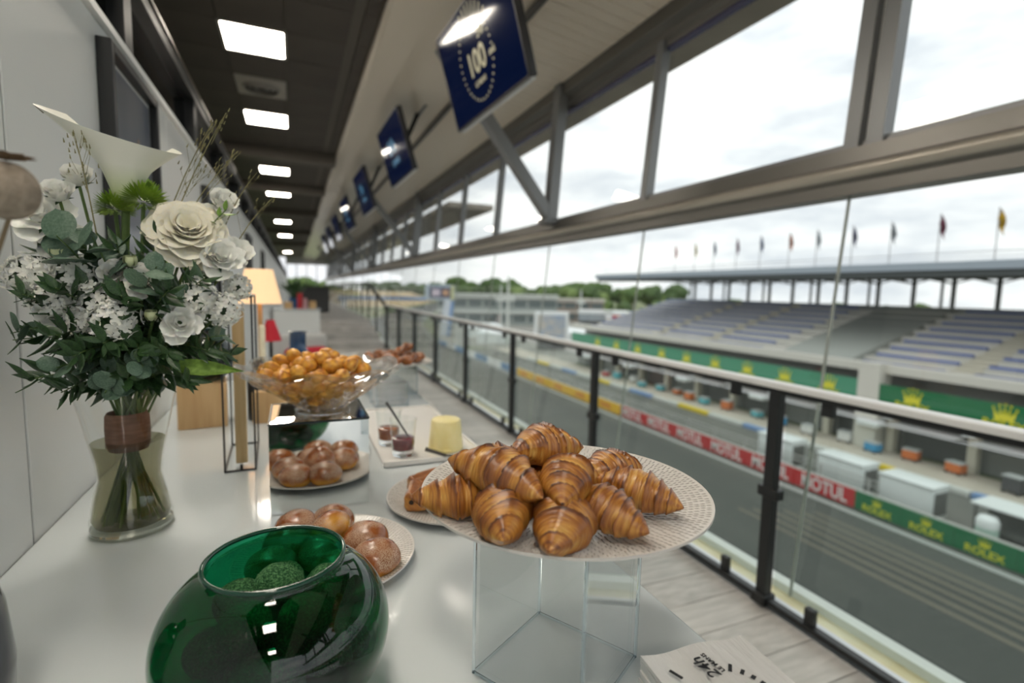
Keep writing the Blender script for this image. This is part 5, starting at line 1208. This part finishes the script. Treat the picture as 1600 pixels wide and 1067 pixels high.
def build_pits():
    t = thing('pit_building', 'long pale pit building with garages and a green crown banner', 'building', (44, 0, G))
    beige = mat('pit_beige', (.58, .54, .44), .7, col2=(.64, .60, .50), nscale=.3); gdark = mat('garage_dark', (.10, .105, .10), .6); gmid = mat('garage_grey', (.22, .225, .215), .6); wht = mat('pit_white', (.64, .62, .55), .6)
    obj('ground_floor', MB().box((1.0, -60, 0), (3, 76, 3.7)), gmid, t)
    obj('lintel', MB().box((-.2, -60, 2.75), (1.2, 76, 3.75)), beige, t)
    obj('gallery_floor', MB().box((-.9, -60, 3.65), (3, 76, 3.9)), wht, t)
    obj('gallery_back', MB().box((2.2, -60, 3.9), (2.6, 76, 6.1)), gmid, t)
    obj('parapet', MB().box((-.5, -60, 6.25), (1.0, 76, 6.9)), wht, t)
    n = 0
    sb = mat('sign_blue', (.06, .10, .30), .5); sr = mat('sign_red', (.55, .04, .06), .5); so = mat('sign_orange', (.60, .18, .06), .5); un = mat('unit_white', (.72, .74, .73), .5)
    y = 0.
    for i in range(14):
        yy = -2 + i * 5.4
        obj('column', MB().box((-.15, yy - .28, 0), (.5, yy + .28, 3.7)), beige, t)
        obj('garage_opening', MB().box((.85, yy + .5, .02), (1.02, yy + 4.9, 2.7)), gdark if i % 3 else gmid, t)  # slab filling an open garage, the shade inside put into its colour
        s_ = obj('sign', MB().box((-.32, yy + 1.0, 2.95), (-.2, yy + 3.2, 3.4)), so if 4 < i < 8 else sr, t); obj('sign_end', MB().box((-.33, yy + 3.2, 2.95), (-.2, yy + 4.0, 3.4)), sb, s_)
        obj('air_unit', MB().bbox((-.4, yy + .1, 3.0), (.5, .8, .7), .06, 1), un, t)
        obj('awning', MB().bbox((-.9, yy + 2.7, 2.45), (1.5, 4.6, .10), .03, 1), mat('awning_grey', (.50, .51, .50), .5), t)
        if i % 2: obj('canopy_unit', MB().bbox((-1.2, yy + .9, 2.2), (1.2, 1.7, .5), .12, 2), un, t)
    obj('service_pipe', MB().box((-1.0, -40, 2.3), (-.93, 76, 2.37)), un, t)
    grn, yt = build_pit_wall.mats; grl = mat('banner_sage', (.07, .29, .17), .5)
    obj('gallery_banner', MB().box((-1.0, 27.3, 3.75), (-.9, 75, 5.55)), grl, t, label='light green crown banner on the far gallery'); obj('gallery_banner', MB().box((-1.0, -60, 3.75), (-.9, 25.6, 5.45)), grn, t, label='deep green crown banner on the near gallery')
    obj('stair_tower', MB().box((-1.1, 25.6, 0), (.4, 27.3, 7.0)), wht, t)
    R0 = build_pit_wall.rot
    for y in (29.8, 34.2, 38.6, 43., 47.5, 52, 57, 62, 67):
        build_pit_wall.crown(t, (-1.02, y, 4.35), 1.0, R0, yt)
        me = text_mesh('ROLEX', .62, .01); me.materials.append(yt); obj('lettering', me, yt, t).matrix_basis = Matrix.Translation((-1.02, y, 4.05)) @ R0
    for y in (23.2, 17.7, 12.2, 6.7):
        build_pit_wall.crown(t, (-1.02, y, 4.35), 1.0, R0, yt)
        me = text_mesh('ROLEX', .75, .01); me.materials.append(yt); obj('lettering', me, yt, t).matrix_basis = Matrix.Translation((-1.02, y, 4.05)) @ R0
    # things parked before the garages
    rr = random.Random(4); pal = [('red', (.5, .03, .03)), ('teal', (.10, .42, .48)), ('white', (.7, .7, .68)), ('dark grey', (.07, .07, .075)), ('sky blue', (.05, .30, .55)), ('orange', (.6, .16, .04))]
    cn = {}
    for i in range(20):
        nm, c = pal[rr.randrange(len(pal))] if i > 3 else pal[(2, 3, 2, 3)[i]]; cn[nm] = cn.get(nm, 0) + 1; y = 8 + i * 2.9 + rr.uniform(-.5, .5); x = rr.uniform(41.8, 43.0)
        q = thing('equipment_cart', '%s %s equipment cart before the garages, counting from the right' % (ORD[cn[nm] - 1], nm), 'cart', (x, y, G + .03), (0, 0, rr.uniform(-.2, .2)), 'equipment carts before the garages')
        h = rr.uniform(.5, 1.0); m = mat('cart_' + nm.replace(' ', '_'), c, .5)
        obj('cart_body', MB().bbox((0, 0, .15 + h / 2), (.8, 1.0, h), .06, 1), m, q); obj('cart_lid', MB().bbox((0, 0, .17 + h), (.85, 1.05, .08), .02, 1), MATS['awning_grey'], q)
        for sx in (-1, 1):
            for sy in (-1, 1): obj('wheel', MB().lathe([(0, -.05), (.1, -.05), (.1, .05), (0, .05)], 10, closed=False), black, q, rot=(PI / 2, 0, PI / 2), loc=(sx * .32, sy * .4, .1))
build_pits()

def build_grandstand():
    t = thing('grandstand', 'covered grandstand with blue and white seat rows across the track', 'grandstand', (0, 0, 0))
    conc = mat('stand_concrete', (.56, .55, .49), .8, col2=(.62, .60, .55), nscale=.3); blue = mat('seat_blue', (.07, .12, .36), .6); white = mat('seat_pale', (.56, .57, .57), .6); stair = mat('stand_stair', (.52, .49, .40), .8)
    secs = [(58, 73.5), (48.5, 56.5), (39.5, 47), (22.8, 29.0), (11.5, 20.9), (-2, 9.6), (-18, -4)]
    nr = 9
    for r in range(nr):
        x = 45.4 + r * 1.88; z = -4.15 + r * .545
        obj('tier', MB().box((x, -30, z - 1.2 if r else -4.6), (x + 1.95, 74, z)), conc, t)
        for a, b in secs:
            row = obj('seat_row', MB().box((x + .55, a, z), (x + .72, b, z + .30)), blue, t); obj('seat_pan', MB().box((x + .22, a, z + .06), (x + .60, b, z + .12)), white, row)
    for y0, y1 in ((56.5, 58), (47, 48.5), (20.9, 22.8), (9.6, 11.5), (-4, -2)):
        mb = MB()
        for r in range(nr * 2): mb.box((45.36 + r * .94, y0 + .1, -4.58), (45.36 + r * .94 + .97, y1 - .1, -4.12 + r * .2725))
        obj('stairway', mb, stair, t)
    obj('access_block', MB().add([(45.5, 29.6, -4.6), (45.5, 36.5, -4.6), (63, 37.5, -4.6), (63, 30.5, -4.6), (45.5, 29.6, -3.8), (45.5, 36.5, -3.8), (63, 37.5, .75), (63, 30.5, .75)], [(0, 3, 2, 1), (4, 5, 6, 7), (0, 1, 5, 4), (1, 2, 6, 5), (2, 3, 7, 6), (3, 0, 4, 7)]), mat('access_grey', (.40, .42, .38), .8), t)
    obj('front_wall', MB().box((45.1, -30, -4.6), (45.4, 74, -3.85)), conc, t)
    obj('rear_wall', MB().box((62.2, -30, -6), (62.6, 74, .75)), mat('rear_grey', (.34, .36, .34), .8), t)
    fas = mat('fascia_blue', (.36, .41, .46), .5); und = mat('roof_under', (.09, .10, .10), .7); cm = mat('stand_steel', (.16, .165, .16), .6)
    obj('roof_deck', MB().add([(47, -30, 3.35), (47, 74, 3.35), (66, 66, 3.75), (66, -30, 3.75), (47, -30, 4.45), (47, 74, 4.45), (66, 66, 4.6), (66, -30, 4.6)], [(0, 3, 2, 1), (4, 5, 6, 7), (0, 1, 5, 4), (1, 2, 6, 5), (2, 3, 7, 6), (3, 0, 4, 7)]), und, t)
    obj('fascia', MB().box((46.8, -30, 3.85), (47, 74.5, 4.5)), fas, t)
    for i in range(18):
        y = 5 + i * 3.7
        obj('roof_column', MB().box((62.3, y - .16, .5), (62.6, y + .16, 4.0)), cm, t)
        if i % 2: obj('roof_column', MB().box((62.3, y + .9, .5), (62.5, y + 1.1, 4.0)), cm, t)
        obj('roof_truss', MB().bar((62.4, y, 3.2), (56, y, 3.75), .15, .15).bar((62.4, y, 3.2), (62.4, y + 1.9, 3.85), .12, .12).bar((62.4, y, 3.2), (62.4, y - 1.9, 3.85), .12, .12), cm, t)
    obj('roof_rail', MB().box((48, -30, 5.2), (48.06, 74, 5.27)).box((48, -30, 4.85), (48.06, 74, 4.9)), mat('rail_grey', (.6, .6, .6), .5), t)
    cols = [(.55, .05, .05), (.55, .40, .05), (.10, .13, .25), (.22, .08, .15), (.10, .14, .28), (.55, .16, .05), (.45, .48, .52), (.14, .14, .22), (.40, .42, .45), (.62, .38, .03), (.2, .05, .08)]
    nms = ['red', 'ochre', 'slate', 'plum', 'navy', 'orange and black', 'pale grey', 'dark violet', 'light grey', 'golden', 'maroon']
    for i, y in enumerate((58.7, 54.8, 51.4, 47.7, 44.2, 40.4, 37.2, 33.5, 30, 26.2, 22.3)):
        j = 9 if i == 10 else (10 if i == 9 else i)
        f = thing('flag', '%s flag on the grandstand roof, %s from the left' % (nms[j], ORD[i]), 'flag', (50, y, 4.5), group='flags on the grandstand roof')
        hgt = 4.0 - (.0 if i < 9 else -.2); obj('pole', MB().tube([(0, 0, -.4), (0, 0, hgt)], .045, 6), mat('pole_grey', (.45, .45, .45), .5), f)
        def cloth(u, v): return (.06 * math.sin(v * 9 + u * 4), -u * .42 - .05 * math.sin(v * 7), hgt - v * 1.5 - u * .75)
        m = mat('flag_' + nms[j].replace(' ', '_'), cols[j], .8, col2=tuple(c * .4 for c in cols[j]), nscale=1.2)
        g = MB().grid(cloth, 8, 10); g.grid(lambda u, v: tuple(a + b for a, b in zip(cloth(u, v), (.012, 0, 0))), 8, 10); obj('cloth', g, m, f, 180)
build_grandstand()

def build_distance():
    # start gantry over the track
    t = thing('gantry', 'start gantry with a navy sign over the far track', 'gantry', (35, 130, G)); st = mat('gantry_blue', (.16, .30, .55), .5); nv = mat('gantry_navy', (.03, .04, .12), .5); wh = mat('gantry_white', (.62, .66, .72), .5)
    obj('sign_frame', MB().box((-3.8, -.6, 9.4), (3.8, .6, 13.4)), mat('gantry_grey', (.45, .52, .58), .5), t); obj('sign_board', MB().box((-2.9, -.75, 10.0), (2.6, -.6, 12.7)), nv, t)
    obj('sign_mark', MB().box((-2.3, -.82, 10.5), (-.2, -.75, 12.2)), mat('sign_pale', (.62, .52, .60), .5), t); obj('sign_mark', MB().box((.5, -.82, 10.6), (2.1, -.75, 12.1)), mat('sign_tan', (.55, .30, .16), .5), t)
    obj('sign_side', MB().box((2.7, -.7, 9.5), (3.6, .7, 13.2)), mat('sign_lemon', (.55, .55, .28), .5), t)
    obj('leg', MB().bar((2.0, 0, 9.4), (.9, 0, 0), 1.5, 1.5), wh, t); obj('leg', MB().bar((3.2, 0, 9.2), (2.0, 0, 0), .7, 1.2), st, t); obj('leg', MB().bar((-24, 0, 9.6), (-24, 0, 0), 1.2, 1.2), wh, t)
    obj('cross_beam', MB().box((-25, -.5, 9.3), (-3.6, .5, 10.1)), st, t)
    # big screen
    t = thing('big_screen', 'large white framed video screen beyond the pit lane', 'screen', (50, 96, G), (0, 0, math.radians(-24)))
    obj('screen_frame', MB().bbox((0, 0, 5.0), (7.2, 1.2, 6.0), .2, 1), MATS['booth_white'], t); obj('display', MB().box((-2.9, -.66, 2.5), (2.9, -.6, 7.3)), mat('display_mix', (.16, .22, .30), .4, col2=(.42, .36, .26), nscale=.6, emit=((.2, .24, .3), .3)), t); obj('support', MB().box((-3, -.4, 0), (3, .4, 2.2)), gm_ if False else MATS['garage_dark'], t)
    bw = MATS['booth_white']
    for i, (x, y, w, h, lab) in enumerate(((59, 104, 7, 4.2, 'white dome tent beside the video screen'), (66, 110, 8, 3.6, 'white flat tent right of the dome tent'), (44, 112, 9, 3.4, 'white marquee left of the video screen'), (47, 128, 9, 3.6, 'white marquee behind the video screen'))):
        q = thing('marquee_tent', lab, 'tent', (x, y, G), (0, 0, -.4), 'white tents beyond the pit lane'); obj('tent_walls', MB().box((-w / 2, -3, 0), (w / 2, 3, h * .7)), bw, q); obj('tent_roof', MB().add([(-w / 2 - .2, -3.2, h * .68), (w / 2 + .2, -3.2, h * .68), (w / 2 + .2, 3.2, h * .68), (-w / 2 - .2, 3.2, h * .68), (-w * .3, 0, h), (w * .3, 0, h)], [(0, 1, 5, 4), (1, 2, 5), (2, 3, 4, 5), (3, 0, 4), (3, 2, 1, 0)]), bw, q)
    # hospitality block and further buildings
    def block(name, lab, x, y, rz, w, d, h, wall, band, floors):
        q = thing(name, lab, 'building', (x, y, G), (0, 0, rz)); obj('walls', MB().box((-w / 2, 0, 0), (w / 2, d, h)), wall, q)
        for f in range(floors):
            z = h * (f + .35) / floors; fl = h / floors
            n = max(3, int(w / 5))
            for k in range(n): obj('window', MB().box((-w / 2 + w * (k + .08) / n, -.12, z - fl * .12), (-w / 2 + w * (k + .92) / n, .02, z + fl * .34)), MATS['far_glass'], q)
            obj('floor_band', MB().box((-w / 2 - .3, -.9, z + fl * .46), (w / 2 + .3, .1, z + fl * .62)), band, q)
        obj('roof', MB().box((-w / 2 - .6, -1.2, h), (w / 2 + .6, d + .5, h + .5)), band, q)
    mat('far_glass', (.12, .15, .15), .2); fw = mat('far_wall', (.34, .37, .35), .7); fb = mat('far_band', (.60, .62, .58), .6); br = mat('far_brown', (.30, .24, .20), .7); pk = mat('far_pale', (.58, .54, .48), .7)
    block('glass_pavilion', 'grey glass pavilion with pale floor bands behind the pit lane', 66, 168, -.38, 42, 14, 10.5, fw, fb, 2)
    block('brown_hall', 'brown hall between glass pavilion and grandstand', 108, 185, -.5, 22, 12, 9.0, br, pk, 2)
    block('pale_offices', 'pale office block left of the grandstand end', 98, 150, -.6, 16, 10, 5.5, pk, fb, 1)
    for i, (x, y, c, lab) in enumerate(((92, 128, (.55, .04, .04), 'red and white lorry parked left of the grandstand'), (86, 138, (.30, .34, .36), 'grey lorry parked beside the red one'))):
        q = thing('lorry', lab, 'truck', (x, y, G + 2.6), (0, 0, -.5), 'lorries near the grandstand'); m = mat('lorry_%d' % i, c, .5)
        obj('trailer', MB().bbox((0, 0, 1.9), (8, 2.6, 2.2), .1, 1), m, q); obj('trailer_top', MB().bbox((0, 0, 3.6), (8, 2.6, 1.2), .2, 2), bw, q); obj('cab', MB().bbox((5.2, 0, 1.6), (2.0, 2.5, 2.6), .3, 2), bw, q); obj('chassis', MB().box((-4, -1.1, -2.6), (6, 1.1, .8)), MATS['garage_dark'], q)
    for i, (x, y, h, lab) in enumerate(((45, 108, 15.5, 'tall pale light mast behind the railing'), (60, 150, 14, 'second light mast left of the grandstand'), (95, 160, 13, 'third light mast close to the grandstand roof end'))):
        q = thing('light_mast', lab, 'mast', (x, y, G), group='light masts by the track'); obj('pole', MB().tube([(0, 0, 0), (0, 0, h)], [.45, .22], 10), MATS['far_band'], q, 60); obj('lamp_head', MB().box((-1.6, -.3, h * .64), (1.6, .3, h * .71)), MATS['far_band'], q)
    # trees
    gm = [mat('tree_%d' % i, c, .9, col2=c2, nscale=.35, detail=5) for i, (c, c2) in enumerate((((.06, .11, .03), (.15, .22, .06)), ((.08, .13, .035), (.19, .26, .08)), ((.05, .09, .03), (.12, .18, .06))))]
    crowns = []
    for s in range(4):
        mb = MB(); rr = random.Random(s)
        for k in range(7):
            c = Vector((rr.uniform(-.55, .55), rr.uniform(-.4, .4), rr.uniform(-.25, .35))); r = rr.uniform(.38, .60); off = Vector((s * 8., k * 3., 0))
            mb.ball(c, (r, r, r * .8), 16, 11, lambda d: 1 + .28 * noise.noise(d * 2.3 + off) + .12 * noise.noise(d * 6 + off))
        crowns.append(mb.mesh('crown', 180))
    bark = mat('bark', (.08, .06, .04), .9); trunk = MB().tube([(0, 0, 0), (0, 0, 1)], [.05, .03], 7).mesh('trunk', 60); trunk.materials.append(bark)
    rr = random.Random(12); spots = []
    for i in range(44): a = i / 43; spots.append((120 + 130 * a + rr.uniform(-6, 6), 470 - 180 * a + rr.uniform(-25, 25), rr.uniform(14, 20) * (1.2 if .2 < a < .4 else 1.)))
    for i in range(26): a = i / 25; spots.append((-60 + 190 * a, 560 + rr.uniform(-20, 20), rr.uniform(16, 22)))
    for i in range(10): spots.append((150 + i * 9, 230 - i * 12 + rr.uniform(-6, 6), rr.uniform(8, 11)))
    mats4 = {}
    for i, (x, y, h) in enumerate(spots):
        q = thing('tree', 'green leafy tree in the tree line beyond the circuit', 'tree', (x, y, G), (0, 0, rr.uniform(0, 6)), 'trees beyond the circuit'); k = rr.randrange(4); gi = k % 3
        if (k, gi) not in mats4: crowns[k].materials.append(gm[gi]); mats4[(k, gi)] = 1
        lk('crown', crowns[k], q, Matrix.Translation((0, 0, h * .62)) @ Matrix.Diagonal((h * .55, h * .55, h * .55, 1))); lk('trunk', trunk, q, Matrix.Diagonal((h * .8, h * .8, h * .6, 1)))
build_distance()
